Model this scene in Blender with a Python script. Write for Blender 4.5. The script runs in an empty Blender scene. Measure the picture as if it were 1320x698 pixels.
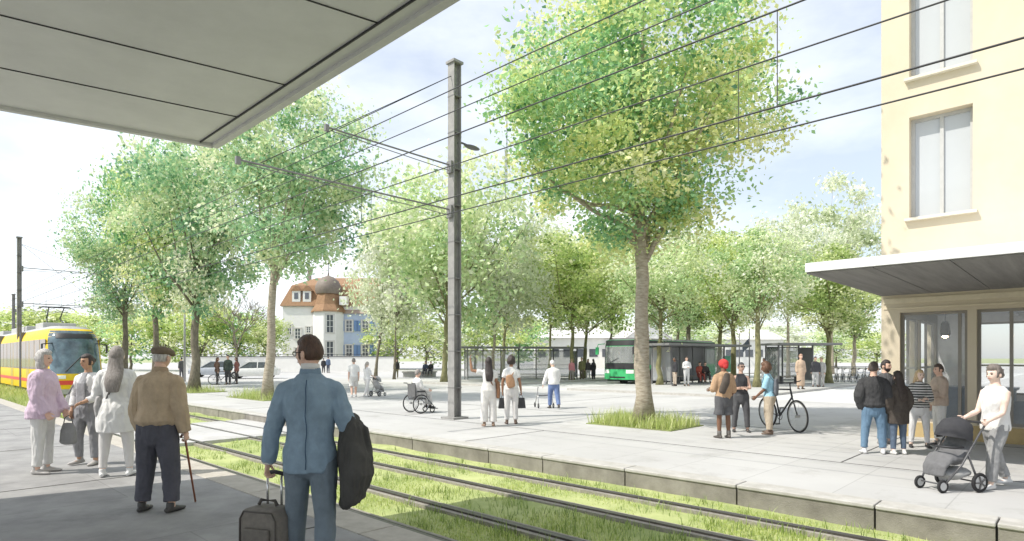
import bpy, bmesh, math, random
import numpy as np
from mathutils import Vector, Matrix, noise

random.seed(7)
RNG = np.random.default_rng(7)
SC = bpy.context.scene
COL = SC.collection
PI = math.pi
# ------------------------------------------------------------------ site grid
# the camera stands on the near platform; the tram line runs along U, V points across it
F, HY, CX, EYE = 780.0, 462.0, 660.0, 1.6
THETA = math.atan2(.7246, .6892)
UX, UY, VX, VY = -.7246, .6892, .6892, .7246
ZP, ZT = -.15, -.42                       # plaza level, grass track level


def uv(u, v, z=0.0):
    return Vector((UX*u + VX*v, UY*u + VY*v, z))


def at(x, y, z):
    """ground point seen at photo position x, y on the level z"""
    D = F*(EYE - z)/(y - HY)
    return Vector(((x - CX)/F*D, D, z))


def dp(x, D, z=ZP):
    return Vector(((x - CX)/F*D, D, z))


def hz(y, D):
    return EYE + (HY - y)/F*D


def u_at(x, v):
    k = (x - CX)/F
    D = v/(VX*k + VY)
    return UX*k*D + UY*D, D


# ------------------------------------------------------------------ materials
MATS = {}


def nd(nt, t, **kw):
    n = nt.nodes.new(t)
    for k, v in kw.items():
        if k in n.inputs:
            n.inputs[k].default_value = v
        else:
            setattr(n, k, v)
    return n


def mat(name, col, rough=.7, var=.12, scale=8, bump=.0, bscale=60, metal=0, col2=None, spec=.4, stretch=None, trans=0):
    if name in MATS:
        return MATS[name]
    m = bpy.data.materials.new(name)
    m.use_nodes = True
    nt = m.node_tree
    b = nt.nodes['Principled BSDF']
    b.inputs['Roughness'].default_value = rough
    b.inputs['Metallic'].default_value = metal
    b.inputs['Specular IOR Level'].default_value = spec
    tc = nd(nt, 'ShaderNodeTexCoord')
    mp = nd(nt, 'ShaderNodeMapping')
    if stretch:
        mp.inputs['Scale'].default_value = stretch
    nt.links.new(tc.outputs['Object'], mp.inputs['Vector'])
    n = nd(nt, 'ShaderNodeTexNoise', Scale=scale, Detail=6.0, Roughness=.65)
    nt.links.new(mp.outputs['Vector'], n.inputs['Vector'])
    r = nd(nt, 'ShaderNodeValToRGB')
    c = Vector(col)
    a = c*(1 - var) if col2 is None else Vector(col2)
    bb = c*(1 + var) if col2 is None else c
    r.color_ramp.elements[0].position = .32
    r.color_ramp.elements[1].position = .68
    r.color_ramp.elements[0].color = (*[min(1, x) for x in a], 1)
    r.color_ramp.elements[1].color = (*[min(1, x) for x in bb], 1)
    nt.links.new(n.outputs['Fac'], r.inputs['Fac'])
    nt.links.new(r.outputs['Color'], b.inputs['Base Color'])
    if bump:
        n2 = nd(nt, 'ShaderNodeTexNoise', Scale=bscale, Detail=5.0, Roughness=.6)
        nt.links.new(mp.outputs['Vector'], n2.inputs['Vector'])
        bp = nd(nt, 'ShaderNodeBump', Strength=bump, Distance=.02)
        nt.links.new(n2.outputs['Fac'], bp.inputs['Height'])
        nt.links.new(bp.outputs['Normal'], b.inputs['Normal'])
    MATS[name] = m
    return m


def leafmat(name, cols, trans=.4):
    m = bpy.data.materials.new(name)
    m.use_nodes = True
    nt = m.node_tree
    nt.nodes.clear()
    out = nd(nt, 'ShaderNodeOutputMaterial')
    at_ = nd(nt, 'ShaderNodeAttribute', attribute_name='tint')
    r = nd(nt, 'ShaderNodeValToRGB')
    el = r.color_ramp.elements
    while len(el) < len(cols):
        el.new(.5)
    for i, c in enumerate(cols):
        el[i].position = i/(len(cols) - 1)
        el[i].color = (*c, 1)
    nt.links.new(at_.outputs['Fac'], r.inputs['Fac'])
    d = nd(nt, 'ShaderNodeBsdfDiffuse')
    t = nd(nt, 'ShaderNodeBsdfTranslucent')
    g = nd(nt, 'ShaderNodeBsdfGlossy', Roughness=.45)
    g.inputs['Color'].default_value = (1, 1, 1, 1)
    mx = nd(nt, 'ShaderNodeMixShader')
    mx.inputs[0].default_value = trans
    m2 = nd(nt, 'ShaderNodeMixShader')
    m2.inputs[0].default_value = .05
    nt.links.new(r.outputs['Color'], d.inputs['Color'])
    nt.links.new(r.outputs['Color'], t.inputs['Color'])
    nt.links.new(d.outputs[0], mx.inputs[1])
    nt.links.new(t.outputs[0], mx.inputs[2])
    nt.links.new(mx.outputs[0], m2.inputs[1])
    nt.links.new(g.outputs[0], m2.inputs[2])
    nt.links.new(m2.outputs[0], out.inputs['Surface'])
    return m


def glassmat(name, col, alpha=.25, rough=.03):
    """thin pane: mostly clear, mirror-like at grazing angles"""
    m = bpy.data.materials.new(name)
    m.use_nodes = True
    nt = m.node_tree
    nt.nodes.clear()
    out = nd(nt, 'ShaderNodeOutputMaterial')
    tr = nd(nt, 'ShaderNodeBsdfTransparent')
    tr.inputs['Color'].default_value = (*[1 - alpha*(1 - c) for c in col], 1)
    gl = nd(nt, 'ShaderNodeBsdfGlossy', Roughness=rough)
    df = nd(nt, 'ShaderNodeBsdfDiffuse')
    df.inputs['Color'].default_value = (*col, 1)
    fr = nd(nt, 'ShaderNodeFresnel', IOR=1.5)
    m1 = nd(nt, 'ShaderNodeMixShader')
    m1.inputs[0].default_value = alpha
    m2 = nd(nt, 'ShaderNodeMixShader')
    nt.links.new(tr.outputs[0], m1.inputs[1])
    nt.links.new(df.outputs[0], m1.inputs[2])
    nt.links.new(fr.outputs[0], m2.inputs[0])
    nt.links.new(m1.outputs[0], m2.inputs[1])
    nt.links.new(gl.outputs[0], m2.inputs[2])
    nt.links.new(m2.outputs[0], out.inputs['Surface'])
    return m


def cloth(col, kind='cloth'):
    key = 'cloth_%02x%02x%02x_%s' % (*[int(255*max(0, min(1, c))) for c in col], kind)
    lt = min(col) > .5
    return mat(key, col, .85, .05 if lt else .13, 9, .3, 420 if kind == 'cloth' else 90, spec=.2)


def striped(c1, c2, per):
    m = bpy.data.materials.new('cloth_striped')
    m.use_nodes = True
    nt = m.node_tree
    b = nt.nodes['Principled BSDF']
    b.inputs['Roughness'].default_value = .9
    tc = nd(nt, 'ShaderNodeTexCoord')
    w = nd(nt, 'ShaderNodeTexWave', bands_direction='Z', Scale=per, Distortion=.4)
    r = nd(nt, 'ShaderNodeValToRGB')
    r.color_ramp.interpolation = 'CONSTANT'
    r.color_ramp.elements[0].color = (*c1, 1)
    r.color_ramp.elements[1].position = .5
    r.color_ramp.elements[1].color = (*c2, 1)
    nt.links.new(tc.outputs['Object'], w.inputs['Vector'])
    nt.links.new(w.outputs['Fac'], r.inputs['Fac'])
    nt.links.new(r.outputs['Color'], b.inputs['Base Color'])
    return m


def plain(col, rough=.5, metal=0):
    key = 'paint_%02x%02x%02x_%d_%d' % (*[int(255*c) for c in col], rough*10, metal*10)
    return mat(key, col, rough, .07, 6, .05, 120, metal)


# ------------------------------------------------------------------ mesh kit
class MB:
    def __init__(s):
        s.v, s.f = [], []

    def add(s, vs, fs):
        o = len(s.v)
        s.v += [tuple(p) for p in vs]
        s.f += [tuple(i + o for i in q) for q in fs]
        return s

    def box(s, c, d, rz=0, M=None):
        x, y, z = d[0]/2, d[1]/2, d[2]/2
        vs = [Vector((sx*x, sy*y, sz*z)) for sz in (-1, 1) for sy in (-1, 1) for sx in (-1, 1)]
        R = M if M is not None else Matrix.Rotation(rz, 3, 'Z')
        vs = [R @ p + Vector(c) for p in vs]
        return s.add(vs, [(0, 2, 3, 1), (4, 5, 7, 6), (0, 1, 5, 4), (2, 6, 7, 3), (0, 4, 6, 2), (1, 3, 7, 5)])

    def bar(s, p, q, w, h=None, up=(0, 0, 1)):
        p, q = Vector(p), Vector(q)
        h = h or w
        d = (q - p).normalized()
        u = Vector(up)
        if abs(d.dot(u)) > .99:
            u = Vector((1, 0, 0))
        a = d.cross(u).normalized()
        b = a.cross(d)
        vs = [e + a*sx*w/2 + b*sz*h/2 for e in (p, q) for sz in (-1, 1) for sx in (-1, 1)]
        return s.add(vs, [(0, 1, 3, 2), (4, 6, 7, 5), (0, 4, 5, 1), (2, 3, 7, 6), (0, 2, 6, 4), (1, 5, 7, 3)])

    def quad(s, *p):
        return s.add(p, [tuple(range(len(p)))])

    def prism(s, poly, z0, z1):
        n = len(poly)
        vs = [(x, y, z0) for x, y in poly] + [(x, y, z1) for x, y in poly]
        a = sum(poly[i][0]*poly[(i+1) % n][1] - poly[(i+1) % n][0]*poly[i][1] for i in range(n))
        if a < 0:
            return s.prism(poly[::-1], z0, z1)
        return s.add(vs, [tuple(range(n))[::-1], tuple(range(n, 2*n))] + [(i, (i+1) % n, n + (i+1) % n, n + i) for i in range(n)])

    def tube(s, pts, rad, n=10, side=(1, 0, 0), cap='flat', closed=False):
        P = [Vector(p) for p in pts]
        R = [(r, r) if not isinstance(r, (tuple, list)) else r for r in (rad if isinstance(rad, (list, tuple)) else [rad]*len(P))]
        m = len(P)
        D = []
        for i in range(m):
            if closed:
                d = P[(i+1) % m] - P[i-1]
            else:
                d = P[min(m-1, i+1)] - P[max(0, i-1)]
            D.append(d.normalized() if d.length > 1e-9 else Vector((0, 0, 1)))
        if cap == 'round' and not closed:
            r0, r1 = R[0], R[-1]
            m0, m1 = min(r0), min(r1)
            P = [P[0] - D[0]*m0*.75, P[0] - D[0]*m0*.45] + P + [P[-1] + D[-1]*m1*.45, P[-1] + D[-1]*m1*.75]
            R = [(r0[0]*.55, r0[1]*.55), (r0[0]*.88, r0[1]*.88)] + R + [(r1[0]*.88, r1[1]*.88), (r1[0]*.55, r1[1]*.55)]
            D = [D[0]]*2 + D + [D[-1]]*2
            m = len(P)
        vs = []
        last = None
        for i in range(m):
            sd = Vector(side) - D[i]*Vector(side).dot(D[i])
            if sd.length < .2:
                sd = last - D[i]*last.dot(D[i]) if last is not None else D[i].orthogonal()
            sd.normalize()
            last = sd
            w = D[i].cross(sd)
            for k in range(n):
                a = 2*PI*k/n
                vs.append(P[i] + sd*R[i][0]*math.cos(a) + w*R[i][1]*math.sin(a))
        fs = []
        for i in range(m if closed else m - 1):
            j = (i+1) % m
            for k in range(n):
                k2 = (k+1) % n
                fs.append((i*n + k, i*n + k2, j*n + k2, j*n + k))
        if not closed:
            fs.append(tuple(range(n))[::-1])
            fs.append(tuple((m-1)*n + k for k in range(n)))
        return s.add(vs, fs)

    def lathe(s, prof, n=16, c=(0, 0, 0), sx=1, sy=1):
        vs = []
        for r, z in prof:
            for k in range(n):
                a = 2*PI*k/n
                vs.append((c[0] + r*sx*math.cos(a), c[1] + r*sy*math.sin(a), c[2] + z))
        m = len(prof)
        fs = [(i*n + k, i*n + (k+1) % n, (i+1)*n + (k+1) % n, (i+1)*n + k) for i in range(m-1) for k in range(n)]
        fs += [tuple(range(n))[::-1], tuple((m-1)*n + k for k in range(n))]
        return s.add(vs, fs)

    def ball(s, c, r, n=12, m=8, M=None):
        r = (r, r, r) if not isinstance(r, (tuple, list)) else r
        vs, fs = [], []
        for i in range(m + 1):
            t = PI*i/m
            for k in range(n):
                a = 2*PI*k/n
                p = Vector((r[0]*math.sin(t)*math.cos(a), r[1]*math.sin(t)*math.sin(a), r[2]*math.cos(t)))
                if M is not None:
                    p = M @ p
                vs.append(p + Vector(c))
        for i in range(m):
            for k in range(n):
                fs.append((i*n + k, (i+1)*n + k, (i+1)*n + (k+1) % n, i*n + (k+1) % n))
        return s.add(vs, fs)

    def torus(s, c, R, r, axis='x', n=28, k=8):
        pts = []
        for i in range(n):
            a = 2*PI*i/n
            if axis == 'x':
                pts.append((c[0], c[1] + R*math.cos(a), c[2] + R*math.sin(a)))
            elif axis == 'y':
                pts.append((c[0] + R*math.cos(a), c[1], c[2] + R*math.sin(a)))
            else:
                pts.append((c[0] + R*math.cos(a), c[1] + R*math.sin(a), c[2]))
        side = {'x': (1, 0, 0), 'y': (0, 1, 0), 'z': (0, 0, 1)}[axis]
        return s.tube(pts, r, k, side, closed=True)

    def disc(s, c, r, w, axis='x', n=20):
        e = {'x': Vector((1, 0, 0)), 'y': Vector((0, 1, 0)), 'z': Vector((0, 0, 1))}[axis]
        return s.tube([Vector(c) - e*w/2, Vector(c) + e*w/2], r, n, (0, 0, 1) if axis != 'z' else (1, 0, 0))

    def mesh(s, name):
        me = bpy.data.meshes.new(name)
        me.from_pydata(s.v, [], s.f)
        me.update()
        return me

    def build(s, name, m, parent=None, smooth=False, bevel=0, M=None, weld=True):
        me = s.mesh(name)
        if bevel or weld:
            bm = bmesh.new()
            bm.from_mesh(me)
            if weld:
                bmesh.ops.remove_doubles(bm, verts=bm.verts, dist=1e-5)
            bmesh.ops.recalc_face_normals(bm, faces=bm.faces)
            if bevel:
                ed = [e for e in bm.edges if len(e.link_faces) == 2 and e.calc_face_angle(0) > .6]
                bmesh.ops.bevel(bm, geom=ed, offset=bevel, segments=2, affect='EDGES', profile=.5, clamp_overlap=True)
            bm.to_mesh(me)
            bm.free()
        return link(name, me, m, parent, smooth, M)


def link(name, me, m, parent=None, smooth=False, M=None):
    o = bpy.data.objects.new(name, me)
    if m:
        me.materials.clear()
        me.materials.append(m)
    if smooth:
        me.polygons.foreach_set('use_smooth', np.ones(len(me.polygons), dtype=bool))
        if smooth == 'auto':
            bm = bmesh.new()
            bm.from_mesh(me)
            for e in bm.edges:
                if len(e.link_faces) == 2 and e.calc_face_angle(0) > .7:
                    e.smooth = False
            bm.to_mesh(me)
            bm.free()
    COL.objects.link(o)
    if parent:
        o.parent = parent
    if M is not None:
        o.matrix_local = M
    return o


def tag(o, label=None, cat=None, group=None, kind=None):
    if label:
        o['label'] = label
    if cat:
        o['category'] = cat
    if group:
        o['group'] = group
    if kind:
        o['kind'] = kind
    return o


def thing(name, label, cat, loc=(0, 0, 0), rz=0, group=None):
    o = bpy.data.objects.new(name, None)
    o.empty_display_size = .2
    COL.objects.link(o)
    o.location = loc
    o.rotation_euler = (0, 0, rz)
    return tag(o, label, cat, group)


def copy_tree(o, parent=None):
    c = o.copy()
    COL.objects.link(c)
    if parent:
        c.parent = parent
    for ch in list(o.children):
        copy_tree(ch, c)
    return c


def remesh(mb, voxel, it=6, amp=0, freq=9, seed=0, zs=.75):
    """fuse the overlapping tubes of a MB into one skin, then work soft folds into it"""
    me = mb.mesh('tmp')
    o = bpy.data.objects.new('tmp', me)
    COL.objects.link(o)
    r = o.modifiers.new('r', 'REMESH')
    r.mode = 'VOXEL'
    r.voxel_size = voxel
    sm = o.modifiers.new('s', 'SMOOTH')
    sm.factor = .5
    sm.iterations = it
    dg = bpy.context.evaluated_depsgraph_get()
    out = bpy.data.meshes.new_from_object(o.evaluated_get(dg))
    bpy.data.objects.remove(o)
    bpy.data.meshes.remove(me)
    if amp:
        off = Vector((seed*3.1, seed*1.7, seed*.9))
        n = len(out.vertices)
        nn = [v.normal.copy() for v in out.vertices]
        for v, k in zip(out.vertices, nn):
            p = v.co
            q = Vector((p.x*freq, p.y*freq, p.z*freq*zs + p.x*freq*.5*min(1, zs))) + off
            h = noise.noise(q)
            h2 = 1 - abs(noise.noise(q*2.1))*2
            v.co = p + k*amp*(h*.9 + h2*.55)
        out.update()
    return out


def join_mesh(me, mb):
    """append the raw faces of mb to mesh me (one object)"""
    bm = bmesh.new()
    bm.from_mesh(me)
    m2 = mb.mesh('j')
    bm.from_mesh(m2)
    bm.to_mesh(me)
    bm.free()
    bpy.data.meshes.remove(m2)
    return me


def sstep(a, b, x):
    t = max(0, min(1, (x - a)/(b - a)))
    return t*t*(3 - 2*t)


def interp(tab, z):
    if z <= tab[0][0]:
        return tab[0][1:]
    for a, b in zip(tab, tab[1:]):
        if z <= b[0]:
            t = (z - a[0])/(b[0] - a[0])
            return tuple(x + (y - x)*t for x, y in zip(a[1:], b[1:]))
    return tab[-1][1:]
# ------------------------------------------------------------------ people
SKIN = {'light': (.72, .47, .36), 'pale': (.80, .60, .50), 'tan': (.52, .31, .20), 'dark': (.20, .105, .065), 'brown': (.33, .18, .11)}
MALE = [(.84, .142, .104), (.92, .165, .118), (1.00, .152, .108), (1.08, .146, .104), (1.20, .160, .115), (1.32, .176, .122), (1.385, .160, .106), (1.43, .118, .084), (1.465, .082, .068), (1.50, .060, .060), (1.56, .054, .058)]
FEM = [(.84, .148, .108), (.92, .172, .124), (1.00, .150, .106), (1.08, .128, .096), (1.20, .142, .112), (1.30, .152, .126), (1.375, .138, .098), (1.42, .100, .074), (1.455, .070, .060), (1.49, .052, .053), (1.56, .047, .050)]
ARMS = {
    'hang': {'L': ((-.16, -.04, -1), (-.02, .16, -1)), 'R': ((.16, -.04, -1), (.02, .16, -1))},
    'cross': {'L': ((-.22, .18, -1), (.95, .62, .12)), 'R': ((.22, .18, -1), (-.95, .68, .02))},
    'front': {'L': ((-.2, .12, -1), (.55, .9, -.25)), 'R': ((.2, .12, -1), (-.55, .9, -.25))},
    'push': {'L': ((-.12, .35, -1), (0, .95, -.45)), 'R': ((.12, .35, -1), (0, .95, -.45))},
    'pocket': {'L': ((-.3, -.16, -1), (.3, .35, -1)), 'R': ((.3, -.16, -1), (-.3, .35, -1))},
    'talk': {'L': ((-.14, -.02, -1), (-.02, .2, -1)), 'R': ((.2, .1, -1), (-.35, .9, .25))},
    'phone': {'L': ((-.18, .05, -1), (.1, .55, -.9)), 'R': ((.2, .2, -1), (-.35, .75, .75))},
    'hip': {'L': ((-.75, -.2, -.9), (.75, .35, -.6)), 'R': ((.16, -.02, -1), (.02, .16, -1))},
    'sit': {'L': ((-.12, .3, -1), (.1, .95, -.2)), 'R': ((.12, .3, -1), (-.1, .95, -.2))},
}
LEGS = {
    'stand': {'L': ((-.05, .02, -1), (-.02, -.04, -1)), 'R': ((.05, .02, -1), (.02, -.04, -1))},
    'wide': {'L': ((-.12, .03, -1), (-.06, -.05, -1)), 'R': ((.12, .03, -1), (.06, -.05, -1))},
    'shift': {'L': ((-.06, .0, -1), (-.02, -.03, -1)), 'R': ((.12, .16, -1), (.05, -.16, -1))},
    'walk': {'L': ((-.03, .34, -1), (-.0, .08, -1)), 'R': ((.03, -.22, -1), (.0, -.52, -1))},
    'step': {'L': ((-.03, -.16, -1), (0, -.32, -1)), 'R': ((.03, .22, -1), (0, .06, -1))},
    'sit': {'L': ((-.12, 1, -.02), (0, .08, -1)), 'R': ((.12, 1, -.02), (0, .08, -1))},
}


def head_verts(n, m, fn):
    vs, fs = [], []
    for i in range(m + 1):
        t = PI*i/m
        for k in range(n):
            a = 2*PI*k/n
            vs.append(fn(Vector((math.sin(t)*math.cos(a), math.sin(t)*math.sin(a), math.cos(t)))))
    for i in range(m):
        for k in range(n):
            fs.append((i*n + k, (i+1)*n + k, (i+1)*n + (k+1) % n, i*n + (k+1) % n))
    return vs, fs


def gauss(x, z, cx, cz, sx, sz):
    return math.exp(-((x - cx)/sx)**2 - ((z - cz)/sz)**2)


def skull(d):
    x, y, z = d
    p = Vector((x*.077, y*.096, z*.118))
    if z < 0:
        p.x *= 1 - .30*(-z)**1.3
        if y < 0:
            p.y *= 1 - .30*(-z)
        else:
            p.y *= 1 + .02*(-z)
    else:
        p.y *= 1 + .04*(1 - abs(y))
    if y > 0:
        p.y *= .95
        p.y += .024*gauss(x, z, 0, -.16, .14, .16) + .011*gauss(x, z, 0, .04, .10, .22)
        p.y -= .010*(gauss(x, z, .36, .06, .2, .12) + gauss(x, z, -.36, .06, .2, .12))
        p.y += .005*gauss(x, z, 0, .24, .6, .10) + .005*gauss(x, z, 0, -.46, .28, .10) + .009*gauss(x, z, 0, -.86, .3, .14)
    return p


def hairshell(style, seed):
    def fn(d):
        x, y, z = d
        p = skull(d)
        low = {'short': -.30, 'buzz': -.30, 'long': -1.2, 'bob': -1.1, 'curly': -.5, 'bun': -.35, 'pony': -.35, 'fringe': -.25}.get(style, -.3)
        top = .52 if style != 'fringe' else .42
        hl = sstep(top, top + .16, z + .10*(1 - abs(x)))
        side = sstep(.30, .05, y - .15*abs(x))
        k = max(hl, side)*sstep(low - .18, low + .08, z)
        if style in ('short', 'buzz', 'fringe', 'messy'):
            k *= 1 - .95*sstep(.30, .12, z)*sstep(-.35, -.18, y)*sstep(.6, .85, abs(x))*sstep(.25, .1, y)
        th = {'short': .016, 'buzz': .008, 'curly': .045, 'messy': .030, 'long': .020, 'bob': .028, 'fringe': .022}.get(style, .016)
        nz = noise.noise(Vector((x*9 + seed, y*9, z*3.5)))*.5 + noise.noise(Vector((x*20, y*20 + seed, z*7)))*.35
        if style == 'curly':
            nz *= 1.6
        if style == 'messy':
            nz *= 2.6
        r = 1 + (th + th*.55*nz)/.1 if k > 0 else 1
        q = p*((.93) + (r - .93)*k)
        if style in ('short', 'fringe'):
            q.z += .008*k*max(0, z)
        return q
    return fn


def person(x, foot, ytop, a, label, sex='m', skin='light', hair=('short', (.06, .04, .03)), top=None, bot=None, over=None, shoe=(.05, .045, .04),
           arms='hang', legs='stand', lean=0, yaw=0, pitch=0, det=1, group=None, z0=ZP, curl=.35, loc=None, H=None, extra=(), side=0, seat=None, seed=0, cat=None):
    if loc is None:
        loc = at(x, foot, z0)
    loc = Vector(loc)
    if H is None:
        H = (foot - ytop)/F*loc.y
    s = H/1.75
    vox = {2: .0085, 1: .013, 0: .02}[det]
    amp = {2: .0105, 1: .009, 0: .007}[det]
    A = ARMS[arms] if isinstance(arms, str) else arms
    L = LEGS[legs] if isinstance(legs, str) else legs
    prof = MALE if sex == 'm' else FEM
    sw = .172 if sex == 'm' else .150
    V_ = Vector
    # legs first: they set the height of the hips
    ank, knee = {}, {}
    for k, sg in (('L', -1), ('R', 1)):
        hp = V_((sg*.085, 0, 0))
        d1, d2 = V_(L[k][0]).normalized(), V_(L[k][1]).normalized()
        knee[k] = hp + d1*.43
        ank[k] = knee[k] + d2*.405
    hipz = .08 - min(ank['L'].z, ank['R'].z) if seat is None else seat/s
    hip0 = V_((0, 0, hipz))
    for k in 'LR':
        knee[k] += hip0
        ank[k] += hip0
    RL = Matrix.Rotation(-math.radians(lean), 3, 'X') @ Matrix.Rotation(math.radians(side), 3, 'Y')

    def sp(z, xx=0, yy=0):
        w = sstep(.88, 1.2, z)
        q = V_((xx, yy, z - .92))
        return hip0 + q*(1 - w) + (RL @ q)*w
    # body skin
    b = MB()
    zs = [t[0] for t in prof]
    b.tube([sp(z) for z in zs], [interp(prof, z) for z in zs], 18, cap='round')
    sh, el, wr = {}, {}, {}
    for k, sg in (('L', -1), ('R', 1)):
        sh[k] = sp(1.375, sg*sw)
        d1, d2 = (RL @ V_(A[k][0])).normalized(), (RL @ V_(A[k][1])).normalized()
        el[k] = sh[k] + d1*.285
        wr[k] = el[k] + d2*.25
        b.tube([sp(1.39, sg*.09), sh[k] + V_((0, 0, .005)), sh[k] + d1*.12, el[k], el[k] + d2*.07, wr[k], wr[k] + d2*.02], [.045, .052, .047, .038, .040, .026, .025], 12, side=(0, 1, 0), cap='round')
        m = (hip0 + V_((sg*.085, 0, 0)))
        kd = ank[k] - knee[k]
        b.tube([m, m.lerp(knee[k], .5), knee[k], knee[k] + kd*.35, ank[k], ank[k] + kd.normalized()*.04], [.088, .078, .055, .056, .036, .036], 12, cap='round')
    body = remesh(b, vox, 5)
    # head
    RH = RL @ Matrix.Rotation(math.radians(yaw), 3, 'Z') @ Matrix.Rotation(math.radians(pitch), 3, 'X')
    nk = sp(1.52)
    hc = nk + (RL @ V_((0, .012, .0))) + RH @ V_((0, .012, .112))
    n_, m_ = {2: (40, 28), 1: (28, 20), 0: (16, 12)}[det]
    j = MB()
    vs, fs = head_verts(n_, m_, skull)
    j.add([hc + RH @ p for p in vs], fs)
    for sg in (-1, 1):
        j.ball(hc + RH @ V_((sg*.082, -.012, -.008)), (.012, .019, .031), 8, 6, RH @ Matrix.Rotation(sg*.35, 3, 'Z'))
    # hands: palm, four unequal bent fingers and a thumb
    hands = {}
    for k, sg in (('L', -1), ('R', 1)):
        d = (wr[k] - el[k]).normalized()
        f = V_((0, 1, 0)) - d*d.y
        if f.length < .5:
            f = V_((-sg*.3, 0, 1)) - d*d.dot(V_((-sg*.3, 0, 1)))
        f.normalize()
        nrm = d.cross(f)*(1 if sg > 0 else -1)
        if nrm.dot(V_((-sg, 0, 0))) < 0 and abs(d.y) < .8:
            nrm = -nrm
        hands[k] = (wr[k] + d*.095 + nrm*.02, d, f, nrm)
        j.tube([wr[k] - d*.01, wr[k] + d*.025, wr[k] + d*.07, wr[k] + d*.09], [(.024, .017), (.034, .016), (.040, .014), (.036, .011)], 10, side=f, cap='round')
        if det:
            for q, ln in enumerate((.062, .072, .067, .052)):
                c0 = wr[k] + d*.083 + f*(.030 - q*.0195)
                a1, a2 = curl*.9, curl*2.2
                e1 = d*math.cos(a1) + nrm*math.sin(a1)
                e2 = d*math.cos(a2) + nrm*math.sin(a2)
                e3 = d*math.cos(a2*1.35) + nrm*math.sin(a2*1.35)
                p1 = c0 + e1*ln*.48
                p2 = p1 + e2*ln*.30
                j.tube([c0, p1, p2, p2 + e3*ln*.24], [.0095, .0088, .0078, .006], 7, side=f, cap='round')
            c0 = wr[k] + d*.022 + f*.030
            e1 = (d*.7 + f*.65 + nrm*.3).normalized()
            e2 = (d*.9 + f*.2 + nrm*(.3 + curl*.6)).normalized()
            j.tube([c0 - e1*.01, c0 + e1*.034, c0 + e1*.034 + e2*.032], [.0125, .0105, .007], 7, side=nrm, cap='round')
    for k in 'LR':
        p = ank[k]
        j.ball(p + V_((0, .035, -.045)), (.036, .08, .03), 10, 6)
    join_mesh(body, j)
    sk = mat('skin_' + skin, SKIN[skin], .5, .08, 22, .08, 300, spec=.35)
    root = link('person', body, sk, None, True)
    tag(root, label, cat or 'person', group)
    root.location = loc
    root.rotation_euler = (0, 0, math.radians(a))
    root.scale = (s, s, s)

    def child(name, me_or_mb, m, smooth=True):
        me = me_or_mb.mesh(name) if isinstance(me_or_mb, MB) else me_or_mb
        return link(name, me, m, root, smooth)
    # garments ----------------------------------------------------------
    def ptop(g, nm):
        q = MB()
        hem, d, fl, sl = g.get('hem', .86), g.get('d', .018), g.get('fl', .012), g.get('sl', 2)
        zz = [hem + (1.465 - hem)*i/13 for i in range(14)]
        pts, rr = [], []
        mid = lambda t: (knee['L'].lerp(ank['L'], t) + knee['R'].lerp(ank['R'], t))/2
        for z in zz:
            rx, ry = interp(prof, z)
            k = sstep(1.1, .75, z)
            puff = g.get('puff', 0)*math.exp(-((z - hem - .06)/.07)**2)
            if z < .8:
                c = hip0 + V_((0, 0, z - .92))
                w = max(0, min(1, (.88 - z)/.4))
                c.y += ((knee['L'].y + knee['R'].y)/2)*w*.8
            else:
                c = sp(z)
            pts.append(c)
            sx = g.get('waist', 1) if .98 < z < 1.16 else 1
            rr.append(((rx + d + fl*k + puff)*sx, (ry + d + fl*k*.8 + puff)*sx))
        if g.get('cinch'):
            rr[0] = tuple(v - .022 for v in rr[0])
            rr[1] = tuple(v + .006 for v in rr[1])
        if nm in ('jacket', 'coat', 'shirt', 'sweater'):
            pts.append(sp(1.49))
            rr.append((.075, .076))
        q.tube(pts, rr, 20, cap='flat')
        for k, sg in (('L', -1), ('R', 1)):
            if sl <= 0:
                continue
            d1 = (el[k] - sh[k])
            d2 = (wr[k] - el[k])
            pp = [sp(1.40, sg*.05), sp(1.392, sg*.115), sh[k] + V_((-sg*.004, 0, -.004)), sh[k] + d1*.12]
            r_ = [.050 + d*.5, .055 + d*.6, .056 + d*.7, .055 + d*.8]
            q.ball(sh[k] + V_((0, 0, -.006)), .054 + d*.7, 12, 8)
            t1 = min(1, sl)
            w_ = g.get('sw', 1)
            pp += [sh[k] + d1*max(.5, t1*.6), sh[k] + d1*max(.55, t1)]
            r_ += [.053 + d*w_, .047 + d*w_]
            if sl > 1:
                t2 = sl - 1
                pp += [el[k] + d2*t2*.4, el[k] + d2*t2*.9, el[k] + d2*t2]
                r_ += [.046 + d*w_, .036 + d*w_, .034 + d*w_]
            q.tube(pp, r_, 12, side=(0, 1, 0), cap='flat')
        return remesh(q, vox, 4, amp*g.get('wr', 1), 10, seed + 1, zs=.42)

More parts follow.
